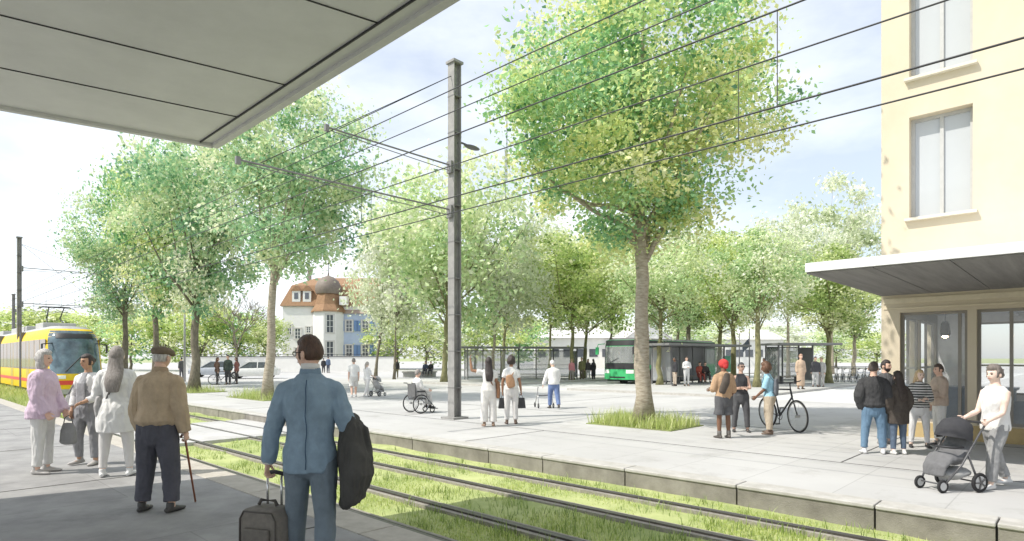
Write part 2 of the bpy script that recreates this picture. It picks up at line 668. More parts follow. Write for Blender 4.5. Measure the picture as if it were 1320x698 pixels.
    def pbot(g):
        q = MB()
        kind = g.get('kind', 'trousers')
        d = g.get('d', .014)
        if kind in ('skirt', 'dress'):
            z1 = g.get('hem', .45)
            zz = [z1 + (1.02 - z1)*i/8 for i in range(9)]
            pts, rr = [], []
            for z in zz:
                rx, ry = interp(prof, z)
                w = max(0, (.92 - z)/.5)
                c = sp(z)
                c.y += ((knee['L'].y + knee['R'].y)/2)*w*.8
                pts.append(c)
                rr.append((rx + d + g.get('fl', .05)*w, ry + d + g.get('fl', .05)*w))
            q.tube(pts, rr, 20, cap='flat')
        else:
            ln = g.get('len', 1.9)
            w1 = g.get('w', .058)
            zt = g.get('ht', 1.03)
            zz = [.80, .86, .92, .98, zt] if zt > 1 else [.84, .9, zt]
            q.tube([sp(z) for z in zz], [tuple(v*(.93 if z < .83 else 1) + (d + .004 if z < .95 else d*.35 if zt < 1.05 else d) for v in interp(prof, z)) for z in zz], 18, cap='round')
            for k, sg in (('L', -1), ('R', 1)):
                m = hip0 + V_((sg*.080, 0, .02))
                kd = ank[k] - knee[k]
                pp = [m, m.lerp(knee[k], .3), m.lerp(knee[k], .65)]
                rr = [.092 + d, .086 + d, .070 + d*1.1]
                if ln > 1:
                    t = ln - 1
                    pp += [knee[k] - V_((0, .006, 0)), knee[k] + kd*t*.45, knee[k] + kd*t*.85, knee[k] + kd*t]
                    rk = max(.058 + d, w1*.97)
                    rr += [rk, rk*.45 + w1*.55, w1, w1*1.02]
                else:
                    pp.append(m.lerp(knee[k], ln))
                    rr.append(.070 + d*1.6)
                q.tube(pp, rr, 12, cap='flat')
        return remesh(q, vox, 4, amp*.9*g.get('wr', 1), 11, seed + 5, zs=.36)
    if bot:
        child(bot.get('name', 'trousers'), pbot(bot), cloth(bot['c']))
    if top:
        child(top.get('name', 'shirt'), ptop(top, top.get('name', 'shirt')), top.get('m') or cloth(top['c']))
    if over:
        child(over.get('name', 'jacket'), ptop(over, over.get('name', 'jacket')), cloth(over['c'], over.get('tex', 'cloth')))
    if shoe:
        for k, sg in (('L', -1), ('R', 1)):
            q = MB()
            p = ank[k]
            lift = p.z - .08
            pt = -min(.7, max(0, lift - .03)*3.2)
            R = Matrix.Rotation(-sg*.16, 3, 'Z') @ Matrix.Rotation(pt if seat is None else 0, 3, 'X')
            def t_(v):
                return p + R @ V_(v)
            q.tube([t_((0, -.062, -.046)), t_((0, -.03, -.040)), t_((0, .03, -.042)), t_((0, .09, -.052)), t_((0, .145, -.058)), t_((0, .175, -.060))],
                   [(.030, .030), (.038, .038), (.042, .040), (.047, .029), (.043, .022), (.026, .017)], 12, cap='round')
            q.tube([t_((0, -.02, -.03)), t_((0, -.012, .028))], [(.040, .044), (.041, .043)], 12, side=(1, 0, 0))
            child('shoe', remesh(q, max(.009, vox*.8), 2), plain(shoe, .45))
    # hair, face ---------------------------------------------------------
    if hair:
        st, hcol = hair
        q = MB()
        vs, fs = head_verts(n_, m_, hairshell(st, seed + 2))
        q.add([hc + RH @ p for p in vs], fs)
        if st == 'long':
            pts = [hc + RH @ V_((0, -.035, .03)), hc + RH @ V_((0, -.062, -.08)), hc + RH @ V_((0, -.075, -.17)), hc + (RH @ V_((0, -.11, -.17))) + V_((0, -.035, -.10)), hc + V_((0, -.185, -.36)), hc + V_((0, -.185, -.47))]
            q.tube(pts, [(.080, .055), (.090, .055), (.098, .050), (.105, .045), (.100, .036), (.075, .02)], 16, cap='round')
        if st == 'bob':
            q.tube([hc + RH @ V_((0, -.02, .02)), hc + RH @ V_((0, -.035, -.10)), hc + RH @ V_((0, -.04, -.135))], [(.088, .075), (.096, .068), (.085, .055)], 14, cap='round')
        if st == 'bun':
            q.ball(hc + RH @ V_((0, -.105, .03)), .042, 10, 8)
        if st == 'pony':
            q.tube([hc + RH @ V_((0, -.095, .03)), hc + RH @ V_((0, -.14, -.02)), hc + RH @ V_((0, -.135, -.14)), hc + RH @ V_((0, -.12, -.27))], [.025, .034, .030, .012], 8, cap='round')
        if 'beard' in extra:
            def bf(d):
                x, y, z = d
                p = skull(d)
                k = sstep(.05, .3, y)*sstep(-.28, -.42, z)*(1 - .8*gauss(x, z, 0, -.46, .22, .07))
                k = max(k, sstep(-.1, .15, y)*sstep(.35, .0, y)*sstep(-.0, -.15, z))
                return p*(.94 + (.06 + .09)*k)
            vs, fs = head_verts(n_, m_, bf)
            child('beard', MB().add([hc + RH @ p for p in vs], fs), mat('beard', hcol, .9, .3, 60))
        hm = child('hair', q, mat('hair_%02x%02x%02x' % tuple(int(255*c) for c in hcol), hcol, .5, .35, 60, .5, 160, stretch=(1, 1, .2), spec=.5))
    if det:
        for sg in (-1, 1):
            q = MB().ball(hc + RH @ V_((sg*.029, .079, .008)), (.0125, .008, .0075), 10, 6, RH)
            child('eye', q, plain((.06, .045, .04), .15))
            q = MB().tube([hc + RH @ V_((sg*.014, .090, .027)), hc + RH @ V_((sg*.030, .090, .032)), hc + RH @ V_((sg*.046, .078, .027))], [.004, .0045, .003], 6)
            child('eyebrow', q, plain((.09, .06, .045) if not hair else tuple(min(.4, c*1.2 + .01) for c in hair[1]), .8))
        q = MB().tube([hc + RH @ V_((t*.024, .0905 - .012*t*t, -.054 + .003*t*t)) for t in (-1, -.5, 0, .5, 1)], [.003, .0055, .006, .0055, .003], 6, cap='round')
        child('mouth', q, plain((.42, .16, .14) if skin != 'dark' else (.2, .08, .07), .5))
    info = dict(root=root, hc=hc, RH=RH, sh=sh, el=el, wr=wr, hands=hands, sp=sp, s=s, child=child, prof=prof, knee=knee, ank=ank, hip=hip0, RL=RL)

    def W(p):
        return root.location + Matrix.Rotation(math.radians(a), 3, 'Z') @ (V_(p)*s)
    info['W'] = W
    return info


def glasses(P, dark=False):
    q = MB()
    hc, RH = P['hc'], P['RH']
    V_ = Vector
    for sg in (-1, 1):
        if dark:
            q.ball(hc + RH @ V_((sg*.032, .094, .010)), (.024, .006, .017), 12, 8, RH)
        else:
            q.tube([hc + RH @ V_((sg*.032 + .022*math.cos(t*PI/5), .098, .008 + .016*math.sin(t*PI/5))) for t in range(10)], .0028, 6, side=RH @ V_((0, 1, 0)), closed=True)
        q.tube([hc + RH @ V_((sg*.055, .094, .012)), hc + RH @ V_((sg*.082, .06, .014)), hc + RH @ V_((sg*.084, -.015, .010))], .0032, 6)
    q.tube([hc + RH @ V_((-.012, .099, .014)), hc + RH @ V_((.012, .099, .014))], .003, 6)
    P['child']('glasses', q, plain((.02, .02, .022), .2))


def strap_on(P, col=(.05, .045, .04), sg=1, w=.03):
    """strap across the chest and back from one shoulder to the other hip"""
    q = MB()
    pts = []
    for i in range(24):
        t = 2*PI*i/24
        z = 1.20 + .235*math.cos(t)
        xx = sg*(.115*math.cos(t)) 
        rx, ry = interp(P['prof'], z)
        yy = math.sin(t)*(ry + .036)
        xx = sg*.11*math.cos(t)
        pts.append(P['sp'](z, xx - sg*.02, yy))
    q.tube(pts, [(w/2, .004)]*24, 6, side=(1, 0, 0), closed=True)
    return q
# ------------------------------------------------------------------ setting: grounds
def struct(o):
    o['kind'] = 'structure'
    return o


def rect_uv(u0, u1, v0, v1):
    return [(uv(u0, v0).x, uv(u0, v0).y), (uv(u1, v0).x, uv(u1, v0).y), (uv(u1, v1).x, uv(u1, v1).y), (uv(u0, v1).x, uv(u0, v1).y)]


m_near = mat('platform_asphalt', (.38, .375, .365), .9, .1, 1.6, .45, 160, col2=(.25, .247, .243))
m_plaza = mat('plaza_concrete', (.53, .525, .51), .9, .1, .35, .2, 90, col2=(.455, .45, .438))


def slabs(m, w, h, joint=.86, tone=.05):
    """lay the concrete out as slabs: thin darker joints, a slight tone of its own per slab, and old stains"""
    nt = m.node_tree
    b = nt.nodes['Principled BSDF']
    src = b.inputs['Base Color'].links[0].from_socket
    tc = nd(nt, 'ShaderNodeTexCoord')
    mp = nd(nt, 'ShaderNodeMapping')
    mp.inputs['Rotation'].default_value = (0, 0, -THETA)
    br = nd(nt, 'ShaderNodeTexBrick', Scale=1.0)
    br.inputs['Color1'].default_value = (1, 1, 1, 1)
    br.inputs['Color2'].default_value = (1 - tone, 1 - tone, 1 - tone, 1)
    br.inputs['Mortar'].default_value = (joint, joint, joint, 1)
    br.inputs['Mortar Size'].default_value = .008
    br.inputs['Brick Width'].default_value = w
    br.inputs['Row Height'].default_value = h
    mu = nd(nt, 'ShaderNodeMixRGB', blend_type='MULTIPLY')
    mu.inputs['Fac'].default_value = 1
    st = nd(nt, 'ShaderNodeTexNoise', Scale=.9, Detail=9.0, Roughness=.75)
    rp = nd(nt, 'ShaderNodeValToRGB')
    rp.color_ramp.elements[0].position = .30
    rp.color_ramp.elements[1].position = .46
    rp.color_ramp.elements[0].color = (.80, .79, .77, 1)
    m2 = nd(nt, 'ShaderNodeMixRGB', blend_type='MULTIPLY')
    m2.inputs['Fac'].default_value = 1
    nt.links.new(tc.outputs['Object'], mp.inputs['Vector'])
    nt.links.new(mp.outputs['Vector'], br.inputs['Vector'])
    nt.links.new(tc.outputs['Object'], st.inputs['Vector'])
    nt.links.new(st.outputs['Fac'], rp.inputs['Fac'])
    nt.links.new(src, mu.inputs['Color1'])
    nt.links.new(br.outputs['Color'], mu.inputs['Color2'])
    nt.links.new(mu.outputs['Color'], m2.inputs['Color1'])
    nt.links.new(rp.outputs['Color'], m2.inputs['Color2'])
    nt.links.new(m2.outputs['Color'], b.inputs['Base Color'])


slabs(m_plaza, 2.4, 1.2, .76, .09)
slabs(m_near, 4.0, 2.0, .80, .06)
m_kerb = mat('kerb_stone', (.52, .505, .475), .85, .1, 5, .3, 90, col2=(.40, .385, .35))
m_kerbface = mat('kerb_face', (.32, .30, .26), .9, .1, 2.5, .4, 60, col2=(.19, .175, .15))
m_edge = mat('edge_stone', (.50, .47, .41), .9, .1, 5, .3, 90, col2=(.38, .35, .30))
m_road = mat('bus_road', (.60, .60, .585), .9, .1, .5, .15, 80, col2=(.50, .50, .49))
m_joint = mat('joint_dark', (.07, .068, .065), .95, .1)
m_steel = mat('rail_steel', (.13, .12, .11), .4, .2, 12, metal=.8)
m_railbed = mat('rail_bed', (.30, .28, .24), .9, .2, 9, .4, 60)
m_turf = mat('turf', (.50, .54, .24), .95, .1, 1.3, .8, 60, col2=(.30, .37, .13))
m_soil = mat('planting_soil', (.27, .33, .10), .95, .1, 2.5, .6, 40, col2=(.16, .17, .07))
m_land = mat('far_land', (.34, .38, .20), .95, .2, .05)

# one wide ground sheet under everything, reaching the horizon
struct(MB().quad((-2500, -600, -.62), (2500, -600, -.62), (2500, 4000, -.62), (-2500, 4000, -.62)).build('ground', m_land))
# near platform with an edge course of stone slabs
b = MB().prism(rect_uv(-40, 140, -30, 3.02), -.6, 0)
struct(b.build('near_platform', m_near))
b = MB()
u = -12.0
while u < 120:
    L_ = 2.4 if u < 60 else 12
    b.prism(rect_uv(u + .006, u + L_ - .006, 3.03, 3.42), -.6, .004)
    u += L_
struct(b.build('platform_edge', m_edge, bevel=.01))
# slab joints in the near platform, cut as thin dark lines
b = MB()
for k in range(-4, 40):
    u = 1.2 + k*4.1
    b.prism(rect_uv(u - .008, u + .008, -8, 3.0), 0, .004)
b.prism(rect_uv(-20, 120, .62, .637), 0, .0035)
struct(b.build('platform_joints', m_joint))
# track bed turf with the four grooved rails
nu, nv = 260, 18
vs = []
for i in range(nu + 1):
    uu = -14 + 150*(i/nu)**1.6
    for j_ in range(nv + 1):
        vv = 3.3 + 5.0*j_/nv
        p = uv(uu, vv, ZT)
        p.z += .05*noise.noise(Vector((p.x*.9, p.y*.9, 0))) + .025*noise.noise(Vector((p.x*3, p.y*3, 3))) - .02
        vs.append(p)
fs = [(i*(nv+1) + j_, (i+1)*(nv+1) + j_, (i+1)*(nv+1) + j_ + 1, i*(nv+1) + j_ + 1) for i in range(nu) for j_ in range(nv)]
struct(MB().add(vs, fs).build('track_turf', m_turf, smooth=True))
RAILS = (4.24, 5.24, 6.50, 7.50)
for v in RAILS:
    b = MB()
    b.prism(rect_uv(-14, 140, v - .035, v + .035), ZT - .1, ZT + .045)
    b.prism(rect_uv(-14, 140, v + .065, v + .09), ZT - .1, ZT + .035)
    r = struct(b.build('rail', m_steel))
    b = MB()
    b.prism(rect_uv(-14, 140, v - .11, v - .04), ZT - .1, ZT + .022)
    b.prism(rect_uv(-14, 140, v + .095, v + .16), ZT - .1, ZT + .020)
    struct(b.build('rail_bed', m_railbed))
# pedestrian crossing slabs over the tracks
b = MB()
cuts = [3.44, 4.09, 4.20, 4.33, 5.09, 5.20, 5.33, 6.35, 6.46, 6.59, 7.35, 7.46, 7.59, 8.18]
for a0, a1 in ((3.44, 4.19), (4.34, 5.19), (5.34, 6.45), (6.60, 7.45), (7.60, 8.19)):
    for k in range(3):
        b.prism(rect_uv(15.2 + k*1.5 + .006, 15.2 + (k+1)*1.5 - .006, a0, a1), ZT - .1, ZT + .052)
struct(b.build('crossing', m_plaza, bevel=.006))
# plaza with kerb stones along the track
b = MB().prism(rect_uv(-45, 260, 8.55, 260), -.6, ZP)
struct(b.build('plaza', m_plaza))
b, b2 = MB(), MB()
js = []
for xx in (1285, 1128, 950, 806, 700, 630, 532):
    js.append(u_at(xx, 8.2)[0])
js = [js[0] - 2.2*k for k in range(6, 0, -1)] + js
while js[-1] < 110:
    js.append(js[-1] + (2.2 if js[-1] < 45 else 8))
for a0, a1 in zip(js, js[1:]):
    b.prism(rect_uv(a0 + .008, a1 - .008, 8.17, 8.54), ZP - .045, ZP + .006)
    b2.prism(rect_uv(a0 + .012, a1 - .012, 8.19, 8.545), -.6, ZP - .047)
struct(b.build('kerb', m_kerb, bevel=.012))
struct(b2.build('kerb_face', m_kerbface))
struct(MB().prism(rect_uv(-45, 110, 8.23, 8.54), -.62, ZP - .02).build('kerb_core', m_joint))
# plaza paving joints (long bands and cross joints)
b = MB()
for v in (11.15, 15.4):
    b.prism(rect_uv(-8, 60, v - .012, v + .012), ZP, ZP + .004)
for u in (-1.9, 9.5, 21, 33):
    b.prism(rect_uv(u - .012, u + .012, 8.56, 11.1), ZP, ZP + .0035)
for u in (3.0, 15.2, 27.5):
    b.prism(rect_uv(u - .012, u + .012, 11.2, 27), ZP, ZP + .0035)
struct(b.build('paving_joints', m_joint))
# bus lanes: two road strips running away from the tram line, with kerbed islands between
b = MB()
b.prism(rect_uv(20.6, 27.0, 26, 90), ZP, ZP + .004)
b.prism(rect_uv(5.0, 10.5, 26, 90), ZP, ZP + .004)
b.prism(rect_uv(34.5, 41.0, 26, 90), ZP, ZP + .004)
struct(b.build('bus_road', m_road))
b = MB()
for u0, u1 in ((10.5, 20.6), (27.0, 34.5)):
    for q in ((u0, u0 + .18), (u1 - .18, u1)):
        b.prism(rect_uv(q[0], q[1], 26, 90), ZP, ZP + .11)
    b.prism(rect_uv(u0 + .18, u1 - .18, 26, 26.2), ZP, ZP + .11)
struct(b.build('island_kerb', m_kerb, bevel=.01))
b = MB()
for u0, u1 in ((10.69, 20.41), (27.19, 34.31)):
    b.prism(rect_uv(u0, u1, 26.21, 90), ZP, ZP + .105)
struct(b.build('bus_island', m_plaza))
ZI = ZP + .105
# white edge lines of the bus lanes
b = MB()
for u in (20.85, 26.7, 5.3, 10.2, 34.8):
    for k in range(16):
        b.prism(rect_uv(u - .05, u + .05, 26.5 + k*4, 28.9 + k*4), ZP + .004, ZP + .0075)
struct(b.build('lane_marking', plain((.8, .8, .78), .7)))
# street in front of the house
b = MB()
b.prism([(-140, 44), (-9, 52), (-6, 62), (-150, 60)], ZP, ZP + .005)
struct(b.build('street', mat('street_asphalt', (.46, .46, .46), .9, .1, .5)))

# ------------------------------------------------------------------ grass blades (nobody could count them)
def blades(name, pts, hmin, hmax, wid, m, parent=None, lean=.5):
    n = len(pts)
    pts = np.asarray(pts)
    h = RNG.uniform(hmin, hmax, n)*RNG.uniform(.6, 1.25, n)
    an = RNG.uniform(0, 2*PI, n)
    la = RNG.uniform(0, 2*PI, n)
    ll = RNG.uniform(0, lean, n)*h
    dx, dy = np.cos(an)*wid/2, np.sin(an)*wid/2
    V0 = pts + np.stack([dx, dy, 0*dx], 1)
    V1 = pts - np.stack([dx, dy, 0*dx], 1)
    md = np.stack([np.cos(la)*ll*.35, np.sin(la)*ll*.35, h*.6], 1)
    V2 = pts + md - np.stack([dx, dy, 0*dx], 1)*.7
    V3 = pts + md + np.stack([dx, dy, 0*dx], 1)*.7
    V4 = pts + np.stack([np.cos(la)*ll, np.sin(la)*ll, h], 1)
    co = np.stack([V0, V1, V2, V3, V4], 1).reshape(-1, 3)
    me = bpy.data.meshes.new(name)
    i = np.arange(n)*5
    q = np.stack([i, i+1, i+2, i+3], 1)
    t = np.stack([i+3, i+2, i+4], 1)
    me.vertices.add(n*5)
    me.vertices.foreach_set('co', co.ravel())
    me.loops.add(n*7)
    li = np.concatenate([q, t], 1).ravel()
    me.loops.foreach_set('vertex_index', li)
    me.polygons.add(n*2)
    st = np.stack([np.arange(n)*7, np.arange(n)*7 + 4], 1).ravel()
    me.polygons.foreach_set('loop_start', st)
    me.update(calc_edges=True)
    at_ = me.attributes.new('tint', 'FLOAT', 'POINT')
    at_.data.foreach_set('value', np.repeat(RNG.uniform(0, 1, n), 5))
    return link(name, me, m, parent)


m_grass = leafmat('grass_blades', [(.26, .35, .09), (.46, .56, .15), (.60, .66, .24), (.74, .74, .42)], .35)
pts = []
while len(pts) < 52000:
    D = 4.6 + 30*random.random()**2.2
    k = random.uniform(-.9, .9)
    X = k*D
    u, v = UX*X + UY*D, VX*X + VY*D
    if not (3.44 < v < 8.04) or 15.1 < u < 19.8:
        continue
    if any(-.15 < v - r < .2 for r in RAILS) and random.random() > .03:
        continue
    g = noise.noise(Vector((X*.8, D*.8, 5)))
    if random.random() > .55 + g*1.3:
        continue
    pts.append((X, D, ZT - .02))
tag(blades('grass', pts, .025, .06, .010, m_grass), 'short bright green grass growing between the tram rails', 'grass', kind='stuff')
tuft = []
while len(tuft) < 6500:
    D = 4.8 + 26*random.random()**1.6
    X = random.uniform(-.9, .9)*D
    v = VX*X + VY*D
    u = UX*X + UY*D
    if not (3.5 < v < 7.98) or 15.0 < u < 19.9:
        continue
    if any(-.17 < v - r < .22 for r in RAILS):
        continue
    if noise.noise(Vector((X*.6, D*.6, 9))) < -.05 and not (7.75 < v):
        continue
    for k in range(random.randint(5, 12)):
        tuft.append((X + random.gauss(0, .05), D + random.gauss(0, .05), ZT - .02))
m_tuft = leafmat('tuft_blades', [(.14, .21, .05), (.28, .38, .10), (.44, .54, .16)], .3)
tag(blades('grass_tuft', tuft, .07, .16, .010, m_tuft, lean=.8), 'taller dark grass tufts scattered over the track turf', 'grass', kind='stuff')
# ragged grass at the far left between platform and tram
pts = []
while len(pts) < 16000:
    u = random.uniform(20, 62)
    v = random.uniform(3.45, 6.0)
    p = uv(u, v, ZT)
    pts.append(tuple(p))
tag(blades('verge_grass', pts, .12, .42, .028, m_grass, lean=.7), 'long pale verge grass beside the platform ahead of the yellow tram', 'grass', kind='stuff')


def bed(c, hu, hv, n, label, hmax=.35, frame=True):
    """a planted tree pit: soil sheet, steel edging and grasses"""
    u0, v0 = UX*c.x + UY*c.y, VX*c.x + VY*c.y
    b = MB().prism(rect_uv(u0 - hu, u0 + hu, v0 - hv, v0 + hv), ZP, ZP + .02)
    struct(b.build('planting_bed', m_soil))
    pts = []
    for k in range(n):
        u, v = u0 + random.uniform(-hu, hu)*.98, v0 + random.uniform(-hv, hv)*.98
        pts.append(tuple(uv(u, v, ZP + .015)))
    o = blades('bed_grass', pts, hmax*.25, hmax, .014, m_grass, lean=.7)
    tag(o, label, 'grass', kind='stuff')


# ------------------------------------------------------------------ trees
PAL = {
    'fresh': [(.09, .24, .11), (.27, .53, .24), (.42, .66, .30), (.62, .76, .32), (.83, .84, .34), (.87, .89, .64)],
    'blue': [(.09, .22, .11), (.27, .52, .28), (.42, .64, .36), (.60, .74, .42), (.77, .82, .50), (.86, .88, .68)],
    'olive': [(.16, .25, .06), (.40, .56, .16), (.55, .69, .22), (.68, .77, .30), (.79, .83, .42), (.86, .88, .64)],
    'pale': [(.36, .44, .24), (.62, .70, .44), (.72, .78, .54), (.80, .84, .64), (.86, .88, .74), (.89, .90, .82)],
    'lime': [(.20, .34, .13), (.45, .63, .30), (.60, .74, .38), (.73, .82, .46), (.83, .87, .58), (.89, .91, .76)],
    'deep': [(.12, .20, .05), (.34, .47, .14), (.47, .59, .20), (.60, .69, .28), (.70, .75, .40), (.80, .82, .55)],
}
LM = {k: leafmat('leaves_' + k, v, .52) for k, v in PAL.items()}
m_bark_pale = mat('bark_pale', (.52, .46, .36), .9, .1, 6, .9, 22, col2=(.26, .22, .16), stretch=(1, 1, 3.2))
m_bark = mat('bark_grey', (.26, .23, .17), .9, .1, 7, .9, 26, col2=(.12, .105, .08), stretch=(1, 1, .5))
m_bark_ol = mat('bark_olive', (.30, .29, .15), .9, .1, 7, .8, 26, col2=(.15, .14, .07), stretch=(1, 1, .5))


def crown_mesh(name, n, K, leaf, seed, spread=.19, gap=.25, shape=1.0):
    """unit crown: n leaf faces gathered in K uneven clumps, with gaps between"""
    rg = np.random.default_rng(seed)
    rr = random.Random(seed)
    cl = []
    while len(cl) < K:
        d = Vector((rr.gauss(0, 1), rr.gauss(0, 1), rr.gauss(0, 1))).normalized()
        t = rr.random()**.42
        lump = 1 + .22*noise.noise(d*1.8 + Vector((seed, 0, 0))) + .12*noise.noise(d*4 + Vector((0, seed, 0)))
        p = d*t*lump*.86
        if p.z < 0:
            k = 1 - shape*.32*(-p.z)
            p.x *= k
            p.y *= k
        else:
            k = 1 - .18*shape*p.z**2
            p.x *= k
            p.y *= k
        if noise.noise(p*2.3 + Vector((seed*2, 3, 1))) < -gap:
            continue
        cl.append(p)
    cl = np.array([tuple(p) for p in cl])
    w = rg.uniform(.4, 1.6, K)
    idx = rg.choice(K, n, p=w/w.sum())
    sp_ = rg.uniform(.6, 1.25, K)[idx]*spread
    off = rg.normal(0, 1, (n, 3))*sp_[:, None]*np.array([.62, .62, .42])
    c = cl[idx] + off
    a = rg.normal(0, 1, (n, 3))
    a[:, 2] = a[:, 2]*.7 - .35
    a /= np.linalg.norm(a, axis=1)[:, None]
    r = rg.normal(0, 1, (n, 3))
    bb = np.cross(a, r)
    bb /= np.linalg.norm(bb, axis=1)[:, None]
    cc = np.cross(a, bb)
    l = leaf*rg.uniform(.6, 1.35, n)[:, None]
    wd = l*rg.uniform(.45, .75, n)[:, None]
    fold = wd*.22*cc
    co = np.stack([c - a*l*.5, c + bb*wd*.5 + fold - a*l*.05, c + a*l*.5, c - bb*wd*.5 + fold - a*l*.05], 1).reshape(-1, 3)
    me = bpy.data.meshes.new(name)
    me.vertices.add(n*4)
    me.vertices.foreach_set('co', co.ravel())
    me.loops.add(n*4)
    me.loops.foreach_set('vertex_index', np.arange(n*4))
    me.polygons.add(n)
    me.polygons.foreach_set('loop_start', np.arange(n)*4)
    me.update(calc_edges=True)
    tt = np.clip(rg.uniform(.08, .86, K)[idx] + rg.normal(.07, .10, n), 0, 1)
    tt[rg.random(n) < .035] = 0
    at_ = me.attributes.new('tint', 'FLOAT', 'POINT')
    at_.data.foreach_set('value', np.repeat(tt, 4))
    return me, cl


CROWNS = {}


def get_crown(kind):
    if kind not in CROWNS:
        n, K, leaf, seed, spread, gap = {
            'big': (60000, 260, .031, 11, .15, .22), 'row1': (24000, 170, .040, 21, .17, .22), 'row2': (20000, 140, .044, 22, .18, .24),
            'mid1': (10500, 92, .054, 31, .20, .2), 'mid2': (9800, 80, .056, 32, .21, .2), 'mid3': (8200, 64, .060, 33, .23, .2),
            'airy': (8500, 84, .060, 34, .19, .1), 'bush': (3600, 50, .085, 35, .24, .3)}[kind]
        CROWNS[kind] = crown_mesh('crown_' + kind, n, K, leaf, seed, spread, gap)
    return CROWNS[kind]


def tree(label, xt, D, x0, x1, y0, y1, kind, pal, bark, tr=.16, group=None, name='tree', seed=1, rz=None, pits=0, depth=1.0, z0=ZP):
    """xt: trunk, x0..x1 / y0..y1: the crown's extent as seen from the platform"""
    base = dp(xt, D, z0)
    rnd = random.Random(seed*77 + int(xt))
    cx = ((x0 + x1)/2 - CX)/F*D - base.x
    rx = (x1 - x0)/2/F*D*1.14
    zt, zb = hz(y0, D) - z0, hz(y1, D) - z0
    rzv = (zt - zb)/2*1.10
    zc = (zt + zb)/2
    t = thing(name, label, 'tree', base, 0, group)
    me, cl = get_crown(kind)
    rot = rnd.uniform(0, 2*PI) if rz is None else rz
    M = Matrix.Translation((cx, 0, zc)) @ Matrix.Diagonal((rx, rx*depth, rzv, 1)) @ Matrix.Rotation(rot, 4, 'Z')
    mm = me if me.users == 0 else me.copy() if me.materials and me.materials[0] != LM[pal] else me
    o = bpy.data.objects.new('crown', mm)
    if not mm.materials:
        mm.materials.append(LM[pal])
    elif mm.materials[0] != LM[pal]:
        mm.materials[0] = LM[pal]
    COL.objects.link(o)
    o.parent = t
    o.matrix_local = M
    # trunk with limbs reaching into the clumps
    b = MB()
    tp = Vector((cx*.35, 0, zb + rzv*.45))
    pts, rad = [], []
    for i in range(9):
        k = i/8
        p = Vector((0, 0, 0)).lerp(tp, k) + Vector((rnd.gauss(0, .035), rnd.gauss(0, .035), 0))*(1 if 0 < i else 0)*min(1, tr*6)
        pts.append(p)
        rad.append(tr*(1 + .55*math.exp(-k*16))*(1 - .42*k)*(1 + .06*rnd.gauss(0, 1)))
    b.tube(pts, rad, 12)
    L3 = M
    order = list(range(len(cl)))
    rnd.shuffle(order)
    for q in order[:max(7, int(9 + rx*1.6))]:
        e = L3 @ Vector(cl[q])
        k = rnd.uniform(.62, 1.0)
        s0 = Vector((0, 0, 0)).lerp(tp, k)
        if e.z < s0.z + .2:
            continue
        md = s0.lerp(e, .5) + Vector((rnd.gauss(0, .2), rnd.gauss(0, .2), -.12*(e - s0).length + .25))
        r0 = tr*.42*rnd.uniform(.5, 1)
        b.tube([s0, s0.lerp(md, .5) + Vector((0, 0, .06)), md, md.lerp(e, .55), e], [r0, r0*.8, r0*.6, r0*.4, r0*.16], 6)
    b.build('trunk', bark, t, True)
    return t


ROW = 'trees along the tram line at left'
tree('row tree with pale beige trunk behind the businessman, largest crown of the left row', 345, 25.7, 262, 496, 92, 356, 'row1', 'blue', m_bark_pale, .20, ROW, seed=1)
tree('row tree with dark ridged trunk just left of the pale trunk', 250, 31.7, 172, 356, 158, 408, 'row2', 'blue', m_bark, .23, ROW, seed=2)
tree('row tree with slim trunk right behind the flat cap man', 200, 36, 138, 282, 178, 410, 'row2', 'fresh', m_bark, .19, ROW, seed=3)
tree('row tree nearest the yellow tram, farthest of the left row', 162, 40.4, 88, 232, 226, 412, 'row1', 'blue', m_bark, .21, ROW, seed=4)
tree('huge pale green tree with hatched trunk in the grass bed on the plaza', 830, 15.9, 628, 1000, -40, 338, 'big', 'fresh', m_bark_pale, .235, None, seed=5, rz=.4)
bed(dp(830, 15.9), 1.25, .85, 2600, 'yellow green grasses in the bed round the huge plaza tree', .42)
bed(dp(335, 26.4), 1.9, .7, 1100, 'grasses in the bed round the pale trunk of the row', .5)
bed(dp(252, 32.0), 1.9, .9, 900, 'grasses in the bed round the dark ridged trunk of the row', .4)
MID = 'trees on the square and among the bus stops'
